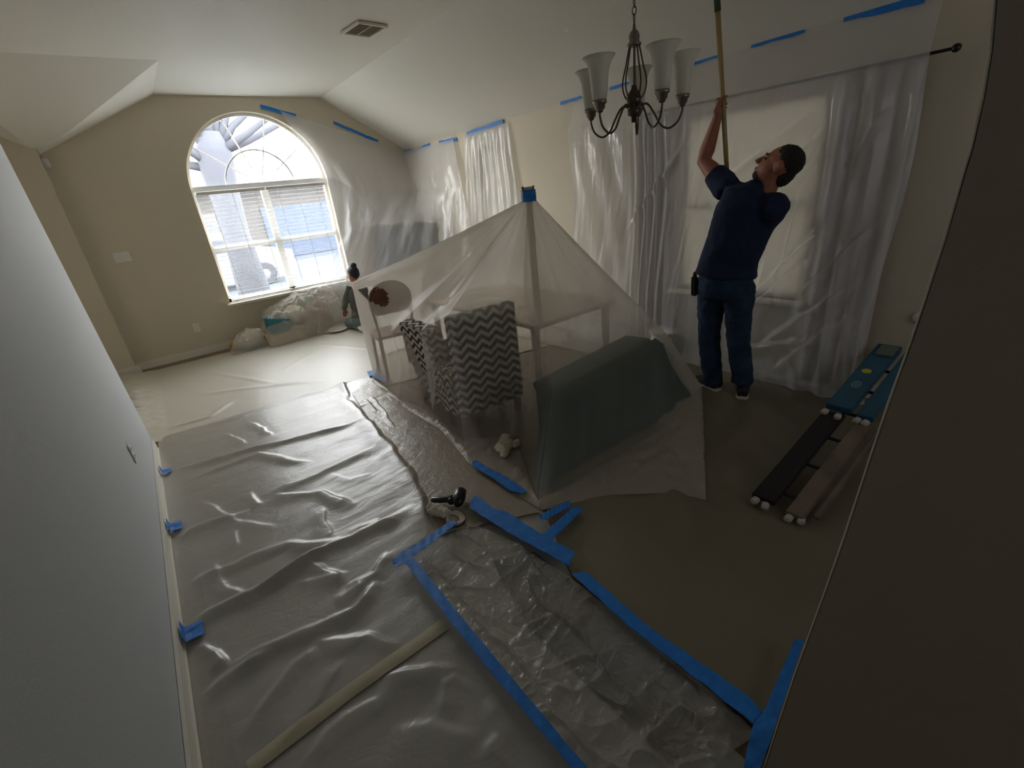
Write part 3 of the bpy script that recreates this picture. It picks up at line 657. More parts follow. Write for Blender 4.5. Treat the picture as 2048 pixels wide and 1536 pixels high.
# where the film hangs free it is doubled and milky, where it is pulled tight it is clearer
rr_ = np.arange(nr)[:, None]/1.0; sg = (np.arange(NA)//NS)[None, :]; sx_ = (np.arange(NA)/NS)[None, :]
low = np.where((sx_ > 1.6) & (sx_ < 8.3), .29, .52)
wgt = np.clip((rr_-(rows1-14))/14.0, 0, 1); hz_ = (.60*(1-wgt)+low*wgt).astype(np.float32).ravel()
at_ = fo.data.attributes.new('haze', 'FLOAT', 'POINT'); at_.data.foreach_set('value', hz_)
_nt = M_filmT.node_tree; _an = _nt.nodes.new('ShaderNodeAttribute'); _an.attribute_name = 'haze'
_ms = [l.to_node for l in _nt.links if l.to_node.type == 'OUTPUT_MATERIAL'][0].inputs[0].links[0].from_node; _nt.links.new(_an.outputs['Fac'], _ms.inputs[0])
mesh('skirt', TV-org, TF[rowi >= rows1+rows2-1], M_filmTs, tent, True)
# upright tube at the tip with the wrap of tape
tb = empty('cardboard_tube', (AP[0], AP[1], .745), 0, 'upright cardboard piece poking through the tip of the tent, wrapped in blue tape', 'tube')
G().lathe([(.028, 0), (.028, .80), (.036, .86), (.045, .925), (.040, .925), (.03, .85), (.024, .0)], (0, 0, .02), 5).obj('tube', M_card, tb)
for a in (2.9, 5.0): G().tube([(.030*math.cos(a), .030*math.sin(a), .87), (.047*math.cos(a), .047*math.sin(a), .95)], .007, 5).obj('dark_edge', M_wood, tb)
g = G(); rr = [(.060, .845), (.054, .850), (.056, .885), (.052, .918), (.056, .922), (.050, .925)]; g.lathe(rr, (0, 0, 0), 10); o = g.obj('tape_wrap', M_tape, tb); o['label'] = 'band of blue tape'
# dining table under the tent
M_tab = mat('table_wood', (.80, .72, .60), .5, .1, 10, .2, 5)
t = empty('dining_table', (2.55, 3.35, 0), 0, 'brown dining table hidden in the middle under the plastic tent', 'table')
G().box((0, 0, .73), (.92, 1.7, .035), bev=.008).obj('tabletop', M_tab, t)
for sx in (-1, 1):
    for sy in (-1, 1): G().tube([(sx*.40, sy*.77, .012), (sx*.40, sy*.77, .71)], [.025, .035], 8).obj('leg', M_tab, t)
# chevron covered chairs
def uvbox(name, size, m, parent, loc, R=None, bev=.012):
    g = G().box((0, 0, 0), size, R, bev); o = g.obj(name, m, parent); o.location = loc; me = o.data; uv = me.uv_layers.new(name='UVMap')
    for p in me.polygons:
        nrm = p.normal
        for li in p.loop_indices:
            co = me.vertices[me.loops[li].vertex_index].co
            if abs(nrm.x) > .7: uv.data[li].uv = (co.y+5, co.z+5)
            elif abs(nrm.y) > .7: uv.data[li].uv = (co.x+5, co.z+5)
            else: uv.data[li].uv = (co.x+5, co.y+5)
    return o
def parsons(loc, rz, w, hgt, depth, bt, label, zb=.16, lean=0, sm=None):
    c = empty('slipcovered_chair', loc, rz, label, 'chair', 'chevron chairs under the tent')
    Rl = Matrix.Rotation(lean, 3, 'X')
    uvbox('backrest', (w, bt, hgt-zb), M_chev, c, (0, -depth/2+bt/2, (hgt+zb)/2), Rl)
    uvbox('seat', (w, depth-bt-.01, .14), sm or M_chev, c, (0, bt/2, .43))
    uvbox('skirt', (w*.96, depth-bt-.03, .26), sm or M_chev, c, (0, bt/2, .24))
    for sx in (-1, 1):
        for sy in (-1, 1): G().box((sx*(w/2-.04), sy*(depth/2-.05), .075), (.045, .045, .13), bev=.004).obj('leg', M_wood, c)
    return c
b0 = z_(900, 635, .95); b1 = z_(1042, 597, .95); rzB = math.atan2(b1[1]-b0[1], b1[0]-b0[0]); wB = float(np.hypot(*(b1-b0)[:2])); fB = V((-math.sin(rzB), math.cos(rzB), 0)); mB = V(((b0[0]+b1[0])/2, (b0[1]+b1[1])/2, 0))
parsons(tuple(mB+fB*.24), rzB, wB-.03, .93, .36, .08, 'grey and brown chevron chair with its wide back to the camera under the tent')
parsons((1.75, 3.33, 0), math.radians(-90), .50, .77, .40, .13, 'narrow edge of a chevron chair left of the wide chevron back, under the tent', .05, math.radians(8), mat('dark_seat_fabric', (.05, .042, .034), .9))
# wooden round back chair at the left peak
def round_chair(loc, rz, label, H=.99):
    c = empty('wooden_chair', loc, rz, label, 'chair')
    G().box((0, 0, .45), (.42, .42, .03), bev=.01).obj('seat', M_wood, c)
    for sx in (-1, 1):
        for sy in (-1, 1): G().tube([(sx*.18, sy*.18, .012), (sx*.17, sy*.17, .44)], [.016, .02], 8).obj('leg', M_wood, c)
    g = G(); n = 16; P = []
    for i in range(n+1):
        a = PI*i/n; P.append((.20*math.cos(a), -.2-.03, H-.16+.16*math.sin(a)))
    P = [(.17, -.2, .45)]+P+[(-.17, -.2, .45)]; g.tube(P, .014, 8); g.obj('back_frame', M_wood, c, True)
    g = G(); m2 = 12
    top_ = [(.19*math.cos(PI*i/m2), H-.165+.15*math.sin(PI*i/m2)) for i in range(m2+1)]+[(-.17, H-.30), (.17, H-.30)]
    k = len(top_); g.add([(x, -.225, z) for x, z in top_]+[(x, -.245, z) for x, z in top_], [tuple(range(k)), tuple(range(k, 2*k))[::-1]]+[(i, (i+1) % k, k+(i+1) % k, k+i) for i in range(k)]); g.obj('back_panel', M_wood, c)
    return c
pc = z_(745, 600, .88); round_chair((pc[0]+.26, pc[1]+.36, 0), math.radians(-8), 'brown wooden chair with a rounded back seen through the tear at the left peak')
# green chest
c0 = z_(1108, 788, .49); c1 = z_(1322, 671, .49); rz = math.atan2(c1[1]-c0[1], c1[0]-c0[0]); w = float(np.hypot(*(c1-c0)[:2])); f = V((-math.sin(rz), math.cos(rz), 0)); mm = V(((c0[0]+c1[0])/2, (c0[1]+c1[1])/2, 0))
ch = empty('storage_chest', tuple(mm+f*.15), rz, 'dark green chest under the near right side of the tent', 'chest')
G().box((0, 0, .225), (w-.18, .21, .41), bev=.01).obj('body', M_teal, ch); G().box((0, 0, .455), (w-.16, .235, .055), bev=.012).obj('lid', M_teal, ch)
M_bl = mat('dark_green_blanket', (.006, .050, .038), .85, .3, 14, .25, 3)
tl_ = [V(z_(1110, 794, .488)), V(z_(1215, 733, .488)), V(z_(1318, 675, .488)), V(z_(1335, 688, .44))]
bl_ = [V(z_(1090, 985, .036)), V(z_(1208, 905, .036)), V(z_(1330, 838, .036)), V(z_(1388, 792, .036))]
tl_ = [V(z_(1104, 796, .46))]+tl_; bl_ = [V(z_(1088, 960, .036))]+bl_
n, m = 49, 16; vs = []
for j in range(m):
    t = j/(m-1)
    for i in range(n):
        x = i/(n-1)*4; k = min(3, int(x)); f0 = x-k; p = (tl_[k]*(1-f0)+tl_[k+1]*f0)*(1-t)+(bl_[k]*(1-f0)+bl_[k+1]*f0)*t
        vs.append((p.x, p.y+.035+.012*math.sin(i*.9)*t+.04*math.sin(PI*t), p.z-.012*(1-t)))
vs = np.array(vs); c = vs.mean(axis=0); c[2] = .03; o = mesh('green_blanket', vs-c, grid_faces(n, m), M_bl, None, True); o.location = tuple(c); tag(o, 'dark green blanket draped over the front of the chest under the tent', 'blanket'); o.modifiers.new('s', 'SOLIDIFY').thickness = .004
# beige cloth bundle under the film
def blob(name, c, r, m, label, cat, amp=.03, size=.05, rz=0, parts=None, voxel=.008, group=None, sub=None):
    g = G(); g.ell((0, 0, r[2]), r)
    for (dx, dy, dz, rx, ry, rzz) in (parts or []): g.ell((dx, dy, dz), (rx, ry, rzz))
    o = g.obj(name, m, None, True); o.location = c; o.rotation_euler[2] = rz; tag(o, label, cat, group)
    remesh(o, voxel, 2); disp(o, amp, size); return o
p = z_(1006, 896, .05); blob('beige_cloth', (p[0], p[1]-.02, .042), (.09, .06, .035), M_beige, 'crumpled beige cloth bundle lying at the foot of the tent', 'cloth', .028, .045, .6,
    [(.09, .02, .04, .05, .04, .03), (-.08, -.03, .03, .06, .03, .025), (.05, -.07, .03, .05, .03, .025)], .006)
# white bucket behind the tent
p = z_(1328, 655, .30); bk = empty('white_bucket', (p[0]+.0, p[1]+.0, .02), 0, 'white round lid of a bucket peeking out behind the right edge of the tent', 'bucket')
G().lathe([(.0, 0), (.11, 0), (.13, .25), (.125, .25)], (0, 0, 0), 24).obj('bucket', M_white, bk, True); G().lathe([(.0, .262), (.125, .262), (.142, .258), (.142, .238), (.133, .236)], (0, 0, 0), 28).obj('lid', M_white, bk)

# ---------------------------------------------------------------- film on the walls
def fold_noise(Yc, Z, k=1.0): return fbm(Yc*9*k+2*Z*.5, Z*1.2, 3)
ny, nz = 420, 200
Yg, Zg = np.meshgrid(np.linspace(3.70, .90, ny), np.linspace(2.438, 0, nz))
def bump(x, a, b, s=.05): return 1/(1+np.exp(-(x-a)/s))*1/(1+np.exp((x-b)/s))
out = np.interp(Zg, [0, .3, .8, 2.0, 2.16, 2.42], [.21, .175, .155, .150, .135, .012])
spread = (2.42-Zg)*.04
out = out+bump(Yg, 2.58, 2.92, .02)*(.022*np.sin(Yg*62)+.02)*np.clip((2.2-Zg)*4, 0, 1)
out = out+bump(Yg, .90, 1.36, .03)*(.028*np.sin(Yg*34+Zg*.8)+.02)*np.clip((2.2-Zg)*4, 0, 1)
out = out+.014*fold_noise(Yg, Zg)*np.clip((2.3-Zg)*3, 0, 1)+.010*bump(Yg, 2.95, 3.6, .05)*np.sin((Yg*3-Zg*.9)*7)*np.clip((2.35-Zg)*2, 0, 1)
dg = [(([(1.35, 1.0), (1.9, .35)]), .05, .04), ([(1.3, 1.25), (1.75, .6)], .04, .035), ([(.98, .9), (1.6, .3)], .05, .045), ([(.98, 1.3), (1.35, .75)], .045, .03), ([(1.4, 1.85), (1.75, 1.45)], .03, .03), ([(1.4, 2.0), (2.2, 1.5)], .022, .03),
      ([(1.4, 1.7), (2.0, 1.1)], .022, .03), ([(1.0, .65), (1.5, .12)], .045, .04), ([(1.2, .45), (1.9, .2)], .04, .04), ([(1.65, 1.0), (1.68, .2)], .03, .03), ([(1.5, 1.5), (1.52, .6)], .035, .03), ([(1.05, 1.9), (1.25, 1.6)], .03, .02), ([(2.4, 1.9), (3.0, 1.2)], .02, .03)]
for pts, h, wd in dg:
    d, t, s = segdist(Yg, Zg, pts); out = out+h*1.3*np.clip(np.minimum(t, 1-t)*4, 0, 1)*np.exp(-(d/np.where(s > 0, wd*.35, wd*1.4))**2)
Yw = Yg+.03*np.sin(Zg*3)+np.clip(.5-Zg, 0, 1)*.1*(Yg-2.3)
Xw = XR-np.maximum(out, .008)
Zw = np.maximum(Zg, .02)
vs = np.stack([Xw, Yw, Zw], -1).reshape(-1, 3); c = np.array([XR-.15, 2.3, 0])
o = mesh('plastic_drape', vs-c, grid_faces(ny, nz), M_filmW, None, True); o.location = tuple(c); tag(o, 'large clear plastic drape hanging over the window and curtains behind the man', 'plastic sheet')
# narrow drape
ny, nz = 160, 120
Yg, Zg = np.meshgrid(np.linspace(5.85, 4.72, ny), np.linspace(2.40, .1, nz)); k = (2.4-Zg)/2.3
out = .02+.05*k**.5+.010*np.sin(Yg*38+2*fbm(Yg*3, Zg*2))*np.clip(k*6, 0, 1)+.03*fold_noise(Yg, Zg)*k
Yw = 5.28+(Yg-5.28)*(.85+.45*k); vs = np.stack([XR-np.maximum(out, .006), Yw, Zg], -1).reshape(-1, 3); c = np.array([XR-.1, 5.28, 0])
o = mesh('plastic_drape', vs-c, grid_faces(ny, nz), M_filmW, None, True); o.location = tuple(c); tag(o, 'narrow white plastic drape on the right wall behind the tent peak', 'plastic sheet')
# corner drape over the television
def curve3(pts, n): 
    P = np.array(pts, float); L = np.r_[0, np.cumsum(np.linalg.norm(np.diff(P, axis=0), axis=1))]; L /= L[-1]; t = np.linspace(0, 1, n); return np.stack([np.interp(t, L, P[:, i]) for i in range(3)], -1)
yb = YB-.03
T0 = curve3([tuple(ony(560, 222, yb)), tuple(ony(640, 248, yb)), tuple(ony(756, 284, yb)), (3.84, yb, 2.40), (3.84, 6.0, 2.38)], 200)
T1 = curve3([tuple(ony(652, 355, yb)), tuple(ony(672, 358, yb-.05)), (2.95, 7.2, 1.80), (3.72, 7.0, 1.8), (3.82, 5.9, 1.8)], 200)
T2 = curve3([tuple(ony(683, 480, yb-.1)), (2.62, 7.22, 1.36), (2.90, 7.02, 1.40), (3.62, 6.36, 1.36), (3.80, 5.8, 1.3)], 200)
T3 = curve3([tuple(ony(640, 588, yb-.15)), (2.5, 7.22, .55), (2.85, 6.9, .6), (3.55, 6.25, .6), (3.78, 5.7, .6)], 200)
T4 = curve3([tuple(ony(600, 640, 7.35)), (2.5, 7.12, .03), (2.8, 6.75, .03), (3.5, 6.1, .03), (3.75, 5.6, .03)], 200)
rows = []; Ls = [T0, T1, T2, T3, T4]; m_ = 34
for a in range(4):
    for j in range(m_):
        t = j/m_; P = Ls[a]*(1-t)+Ls[a+1]*t; ph = (a+t)
        n_ = np.stack([-np.ones(200)*.6, -np.ones(200)*.8, np.zeros(200)], -1); s = np.linspace(0, 1, 200)
        am = .008*np.sin(s*44+ph*1.2)+.022*fbm(s*14+ph, np.full(200, ph*1.5)); rows.append(P+n_*((am+.02)*min(1, ph*1.4))[:, None])
rows.append(Ls[-1]); vs = np.vstack(rows); c = np.array([3.0, 7.0, 0]); o = mesh('plastic_drape', vs-c, grid_faces(200, len(rows)), M_filmW, None, True); o.location = tuple(c)
tag(o, 'clear plastic drape in the far corner over the television', 'plastic sheet')
# television on a cabinet in the corner
M_scr = mat('grey_screen', (.05, .05, .045), .45)
a_ = ony(742, 457, 7.22); b_ = onx(872, 449, 3.62); mid = (a_+b_)/2; rz = math.atan2(b_[1]-a_[1], b_[0]-a_[0]); w = float(np.hypot(*(b_-a_)[:2]))
tv = empty('television', (mid[0]+.04, mid[1]+.05, .62), rz, 'grey television standing in the far corner behind the plastic', 'television')
G().box((0, 0, .40), (w, .05, .60), bev=.008).obj('bezel', M_dark, tv); G().box((0, -.028, .40), (w-.05, .008, .55)).obj('screen', M_scr, tv)
G().box((0, .02, .05), (.1, .05, .12)).obj('neck', M_dark, tv); G().box((0, .02, .006), (.4, .2, .012), bev=.004).obj('stand', M_dark, tv)
cb = empty('television_cabinet', (mid[0]+.10, mid[1]+.12, 0), rz, 'low cabinet under the television in the far corner', 'cabinet')
G().box((0, 0, .32), (.8, .3, .56), bev=.008).obj('body', M_wood, cb); G().box((0, 0, .607), (.84, .34, .02), bev=.004).obj('cabinet_top', M_wood, cb)
for s in (-1, 1): G().box((s*.2, -.156, .32), (.37, .014, .5), bev=.004).obj('door', M_wood, cb)
# curtain rod and curtains
rod = empty('curtain_rod', (XR-.118, 1.6, 2.15), 0, 'dark curtain rod with a ball end above the plastic covered curtains', 'curtain rod')
G().tube([(0, -.78, -.01), (0, 1.2, .0)], .009, 8).obj('pole', M_dark, rod)
for y in (-.80, 1.22): G().ell((0, y, -.01), (.022, .022, .022)).obj('finial', M_dark, rod, True)
for y in (-.42, .95): G().tube([(.0, y, 0), (.11, y, 0)], .007, 6).obj('bracket', M_dark, rod)
def curtain(y0, y1, label, f):
    n, m = 90, 20; Yc, Zc = np.meshgrid(np.linspace(y0, y1, n), np.linspace(2.135, .05, m)); X = XR-.065-.024*np.sin((Yc-y0)*f)
    vs = np.stack([X, Yc, Zc], -1).reshape(-1, 3); c = np.array([XR-.07, (y0+y1)/2, .05]); o = mesh('curtain', vs-c, grid_faces(n, m), M_curt, None, True); o.location = tuple(c); tag(o, label, 'curtain')
    o.modifiers.new('s', 'SOLIDIFY').thickness = .002
curtain(2.56, 2.92, 'pinkish curtain panel hanging left of the man under the plastic', 62)
curtain(.93, 1.36, 'pinkish curtain panel hanging right of the man under the plastic', 55)
# ---------------------------------------------------------------- small wall and ceiling fixtures
v0 = z_(690, 62, 3.14); v1 = z_(767, 50, 3.14); v2 = z_(745, 70, 3.14); v3 = z_(708, 38, 3.14)
vc = (v0+v1+v2+v3)/4; e1 = v2-v0; e2 = v3-v0; rzv = math.atan2(e1[1], e1[0])
vt = empty('ceiling_vent', (vc[0], vc[1], 3.125), rzv, 'beige louvred air vent on the ceiling', 'vent'); M_vent = mat('vent_beige', (.60, .55, .44), .6); M_ventd = mat('vent_dark', (.2, .18, .14), .8)
wv, dv = float(np.linalg.norm(e1))+.02, float(np.linalg.norm(e2))+.02
for s in (-1, 1): G().box((s*(wv/2-.012), 0, 0), (.024, dv, .02), bev=.003).obj('frame_side', M_trim, vt); G().box((0, s*(dv/2-.012), 0), (wv-.05, .024, .02), bev=.003).obj('frame_side', M_trim, vt)
G().box((0, 0, .008), (wv-.05, dv-.05, .004)).obj('backing', M_ventd, vt)
for i in range(11): G().box((0, -dv/2+.04+i*(dv-.08)/10, -.001), (wv-.05, .016, .003), Matrix.Rotation(.5, 3, 'X')).obj('louvre', M_vent, vt)
G().box((0, 0, -.004), (.012, dv-.05, .006)).obj('divider', M_vent, vt)
p = ony(245, 514, YB-.004); sw = empty('light_switch', tuple(p), 0, 'white wide light switch plate on the back wall left of the window', 'switch')
G().box((0, 0, 0), (.165, .008, .12), bev=.003).obj('plate', M_white, sw)
for x in (-.046, 0, .046): G().box((x, -.008, .004), (.011, .012, .024), bev=.002).obj('toggle', M_white, sw)
def outlet(loc, rz, label):
    o = empty('wall_outlet', loc, rz, label, 'outlet'); G().box((0, 0, 0), (.078, .008, .12), bev=.003).obj('plate', M_white, o)
    for z in (-.026, .026):
        s = G().box((0, -.005, z), (.036, .004, .03), bev=.003).obj('socket', M_white, o)
        for x in (-.007, .007): G().box((x, -.0075, z+.003), (.002, .001, .009)).obj('slot', M_dark, s)
outlet(tuple(ony(393, 655, YB-.004)), 0, 'white outlet on the back wall below and left of the window')
p = onx(267, 912, nlx(.47)+.004); outlet((nlx(.47)+.004, p[1], .47), PI/2, 'white outlet edge-on on the near left wall')
p = ony(87, 326, 7.5); sn = empty('motion_sensor', (XL+.03, YB-.03, p[2]), math.radians(-45)*0, 'small white motion sensor in the upper left corner', 'sensor')
G().box((0, 0, 0), (.06, .05, .09), bev=.01).obj('housing', M_white, sn); G().ell((0, -.02, -.01), (.02, .012, .025)).obj('lens', M_white, sn, True)
p = onx(1838, 635, XR-.012); o = G().lathe([(0, -.012), (.03, -.012), (.036, 0), (.03, .012), (0, .012)], (0, 0, 0), 18, Matrix.Rotation(PI/2, 3, 'Y')).obj('door_stop', M_white, None, True); o.location = tuple(p); tag(o, 'small white round stop on the right wall above the ladder', 'door stop')

# ---------------------------------------------------------------- chandelier
DX, DY = 2.006, 1.552; DD = math.hypot(DX, DY)
zz = lambda v, u=1268: float(at(u, v, DD)[2])
ZH, ZCAP = zz(208), zz(75)
cd = empty('chandelier', (DX, DY, zz(262)), 0, 'five-arm chandelier with frosted bell shades hanging above the room', 'chandelier')
z0 = zz(262)
def L_(z): return z-z0
g = G(); h0 = L_(ZH); g.lathe([(.0, h0-.075), (.012, h0-.075), (.013, h0-.05), (.028, h0-.045), (.03, h0-.02), (.018, h0-.012), (.03, h0), (.034, h0+.02), (.026, h0+.045), (.014, h0+.06), (.01, h0+.075), (0, h0+.075)], (0, 0, 0), 16); g.obj('hub', M_mdark, cd, True)
hc = L_(ZCAP); g = G(); g.lathe([(0, hc-.03), (.03, hc-.032), (.032, hc-.024), (.022, hc-.015), (.024, hc+.005), (.018, hc+.02), (.008, hc+.028), (.005, hc+.05), (0, hc+.05)], (0, 0, 0), 16); g.obj('top_cap', M_metal, cd, True)
G().tube([(0, 0, h0+.07), (0, 0, hc-.03)], .004, 6).obj('stem', M_mdark, cd)
away = math.atan2(DY, DX); RA_ = .222
def catmull(P, n=6):
    P = [V(p) for p in P]; out = []
    for i in range(len(P)-1):
        p0, p1, p2, p3 = P[max(i-1, 0)], P[i], P[i+1], P[min(i+2, len(P)-1)]
        for k in range(n):
            t = k/n; out.append(.5*((2*p1)+(p2-p0)*t+(2*p0-5*p1+4*p2-p3)*t*t+(3*p1-3*p2+p3-p0)*t**3))
    return out+[P[-1]]
for i in range(5):
    a = away-math.radians(5+72*i); cx_, sy_ = math.cos(a), math.sin(a); q = lambda r, z: (r*cx_, r*sy_, z)
    G().tube(catmull([q(.022, hc-.03), q(.028, hc*.8+h0*.2), q(.040, hc*.6+h0*.4), q(.053, hc*.42+h0*.58), q(.055, hc*.27+h0*.73), q(.044, hc*.14+h0*.86), q(.024, hc*.05+h0*.95)]), .0038, 6).obj('rod', M_mdark, cd, True)
    arm = G().tube(catmull([q(.026, h0-.01), q(.06, h0-.005), q(.092, h0-.045), q(.125, h0-.098), q(.165, h0-.115), q(.205, h0-.09), q(RA_, h0-.05), q(RA_, h0-.03)]), .0048, 8).obj('arm', M_mdark, cd, True)
    G().lathe([(0, -.005), (.012, -.003), (.015, .006), (.022, .012), (.024, .028), (.030, .031), (.031, .045), (0, .045)], q(RA_, h0-.03), 16).obj('socket_cup', M_metal, arm, True)
    g = G(); g.lathe([(.026, .040), (.032, .055), (.036, .085), (.038, .12), (.043, .155), (.054, .185), (.071, .205), (.068, .206), (.051, .184), (.040, .155), (.035, .12), (.033, .085), (.029, .056), (.0, .046)], q(RA_, h0-.03), 24); g.obj('shade', M_shade, cd, True)
zc = hc+.055; i = 0; Zt = L_(3.14)
while zc < Zt-.04:
    R_ = Matrix.Rotation((i % 2)*PI/2+.3, 3, 'Z'); P = [R_@V((.009*math.cos(a), 0, .017*math.sin(a)))+V((0, 0, zc+.013)) for a in [2*PI*k/10 for k in range(11)]]
    G().tube(P, .0022, 5, False).obj('chain_link', M_mdark, cd); zc += .028; i += 1
G().lathe([(0, Zt-.035), (.02, Zt-.035), (.05, Zt-.012), (.062, Zt), (0, Zt)], (0, 0, 0), 20).obj('canopy', M_mdark, cd, True)

# ---------------------------------------------------------------- the folded ladder on the right
M_blue = mat('blue_ladder_paint', (.025, .115, .19), .45, .1, 20, .15, 6); M_lblack = mat('black_rail', (.012, .011, .014), .4, .1, 20); M_lbrown = mat('worn_brown_rail', (.16, .125, .09), .6, .2, 20, .3, 5)
M_foot = mat('pale_rubber_foot', (.55, .52, .45), .8); M_yel = mat('yellow_sticker', (.62, .52, .05), .6)
A0 = z_(1552, 1022, .03); B0 = onx(1800, 712, 3.80); dl = V(B0-A0); Ll = dl.length; rzl = math.atan2(dl.y, dl.x); tilt = math.asin(dl.z/Ll)
ld = empty('folding_ladder', (A0[0], A0[1], .028), 0, 'folded blue and black telescoping ladder leaning against the right wall', 'ladder')
ld.rotation_euler = (0, -tilt, rzl)
L1 = Ll*.50
def lbox(c, d, m, nm, par=ld, bev=.005): return G().box(c, d, bev=bev).obj(nm, m, par)
lbox((L1*.52, .072, .03), (L1*1.02, .115, .028), M_lblack, 'inner_rail'); lbox((L1*.50, -.085, .018), (L1*1.0, .085, .026), M_lbrown, 'inner_rail')
lbox((L1*.52, -.165, .012), (L1*.92, .03, .022), M_lbrown, 'inner_rail')
o = lbox(((L1+Ll)/2+.02, .062, .055), (Ll-L1-.04, .135, .042), M_blue, 'outer_rail'); o['label'] = 'wide blue rail'
o2 = lbox(((L1+Ll)/2+.0, -.075, .045), (Ll-L1-.06, .085, .036), M_blue, 'outer_rail')
lbox((Ll-.10, .05, .084), (.13, .10, .014), mat('grey_green_end', (.16, .19, .16), .6), 'end_cap')
for x in np.linspace(.12, Ll-.25, 6): G().tube([(x, .05, .02), (x, -.10, .02)], .010, 8).obj('rung', M_lblack, ld)
for (x, y, z) in ((-.015, .10, .03), (-.02, .045, .028), (-.02, -.07, .014), (-.0, -.12, .012), (L1-.01, .115, .05), (L1-.025, .04, .05), (L1+.0, -.05, .04), (L1-.0, -.09, .038)):
    G().box((x, y, z), (.045, .034, .026), Matrix.Rotation(.3*math.sin(x*9+y*40), 3, 'Z'), .006).obj('foot', M_foot, ld)
st = G().lathe([(0, .0), (.027, .0), (.027, .0015), (0, .0015)], (L1+(Ll-L1)*.56, .07, .0765), 16).obj('yellow_sticker', M_yel, ld)
n = 24; g = G(); cxl, cyl = L1+(Ll-L1)*.36, .065
for r0, r1 in ((.026, .029),): g.add([(cxl+r*1.25*math.cos(2*PI*i/n), cyl+r*.8*math.sin(2*PI*i/n), .0770) for r in (r0, r1) for i in range(n)], [(i, (i+1) % n, n+(i+1) % n, n+i) for i in range(n)])
g.add([(cxl+r*1.1*math.cos(2*PI*i/n), cyl+r*.7*math.sin(2*PI*i/n), .0770) for r in (.012, .015) for i in range(n)], [(i, (i+1) % n, n+(i+1) % n, n+i) for i in range(n)])
g.obj('oval_logo', M_white, ld)
# black cable by the drape foot
pts = catmull([z_(1655, 777, .018), z_(1680, 779, .02), z_(1700, 780, .02), z_(1716, 774, .025)]); top(G().tube(pts, .006, 6), 'cable', M_dark, 'short black cable on the floor between the drape and the ladder', 'cable', smooth=True)

# ---------------------------------------------------------------- black tool and beige bundle on the floor
p = z_(905, 1000, .05); q_ = z_(862, 1005, .04); dr = V((q_-p)).normalized(); yaw = math.atan2(dr.y, dr.x)
tl = empty('pistol_grip_tool', (p[0], p[1], .028), yaw, 'black pistol-shaped tool lying on the plastic floor sheet', 'tool')
G().rings([((-.045, -.055, .045), .03, .028), ((-.045, -.045, .045), .036, .034), ((-.045, .02, .045), .038, .036), ((-.045, .055, .043), .030, .028), ((-.045, .075, .04), .018, .018)], (1, 0, 0), 16).obj('barrel', M_dark, tl, True)
G().rings([((-.03, .0, .035), .026, .022), ((.02, .0, .030), .022, .02), ((.07, -.004, .026), .021, .018), ((.12, -.01, .022), .022, .017), ((.13, -.01, .022), .015, .012)], (0, 1, 0), 12).obj('handle', M_dark, tl, True)
G().ell((.0, .038, .042), (.02, .018, .022)).obj('trigger_guard', M_dark, tl, True)
p = z_(885, 1030, .04); q_ = z_(940, 1052, .04); dr = V((q_-p)).normalized(); yaw = math.atan2(dr.y, dr.x)
bd = empty('cord_bundle', (p[0], p[1], .03), yaw, 'beige bundle with a looped cord end next to the black tool', 'bundle')
o = G().rings([((-.10, 0, .025), .02, .018), ((-.085, 0, .03), .036, .030), ((-.04, 0, .03), .040, .030), ((.01, .003, .028), .030, .026), ((.03, .003, .03), .032, .028), ((.045, .002, .026), .022, .02)], (0, 1, 0), 16).obj('wrapped_body', M_beige, bd, True); remesh(o, .004, 1); disp(o, .022, .02)
G().tube([(-.105, -.02, .02), (-.112, -.005, .022), (-.105, .02, .02)], .011, 8).obj('dark_end', M_dark, bd, True)
for k in range(4):
    w = .030+.006*k; G().tube(catmull([(.04, .01, .025), (.07, w, .018+.003*k), (.11+.006*k, w*.8, .015), (.128+.005*k, 0, .014), (.10, -w, .016), (.06, -w*.6, .02), (.04, -.006, .022)]), .0045, 6).obj('cord_loop', M_beige, bd, True)
G().tube(catmull([(.10, .05, .012), (.14, .03, .01), (.152, -.01, .009), (.14, -.035, .009), (.12, -.045, .009)]), .005, 6).obj('dark_loop', M_dark, bd, True)

# ---------------------------------------------------------------- heap below the arched window
def P_(u, v, y): return ony(u, v, y)
M_bb = mat('blue_tub', (.06, .28, .36), .5); M_gr = mat('green_toy', (.05, .48, .36), .5); M_mv = mat('mauve_fabric', (.36, .25, .22), .9, .4, 30, .2, 10); M_or = mat('orange_plastic', (.85, .38, .03), .5); M_cream = mat('cream_bag', (.70, .65, .55), .7, .3, 20)
def put(u, v, y): p = P_(u, v, y); return p
p = put(548, 628, 7.15); g = G(); g.lathe([(0, 0), (.13, 0), (.17, .20), (.18, .20), (.165, .19), (.12, .02), (0, .02)], (0, 0, 0), 20); tub = g.obj('blue_tub', M_bb, None, True); tub.scale = (1.25, .8, 1); tub.location = (p[0], 7.12, max(.01, p[2]-.12)); tub.rotation_euler = (0, .25, 0); tub.location.z = .15
tag(tub, 'blue tub under the plastic below the window sill', 'tub')
bx = G().box((0, 0, .075), (.5, .26, .14), bev=.008); o = bx.obj('cardboard_box', M_card, None); o.location = (p[0]+.05, 7.14, .008); tag(o, 'low cardboard box supporting the blue tub below the window', 'box')
p = put(590, 628, 7.1); blob('white_bag', (p[0], 7.16, .20), (.17, .13, .13), M_cream, 'puffy white bag under the plastic below the middle of the window', 'bag', .04, .08)
bx = G().box((0, 0, .095), (.42, .26, .18), bev=.008); o = bx.obj('storage_box', M_cream, None); o.location = (p[0]+.08, 7.16, .008); tag(o, 'pale box supporting the white bag below the window', 'box')
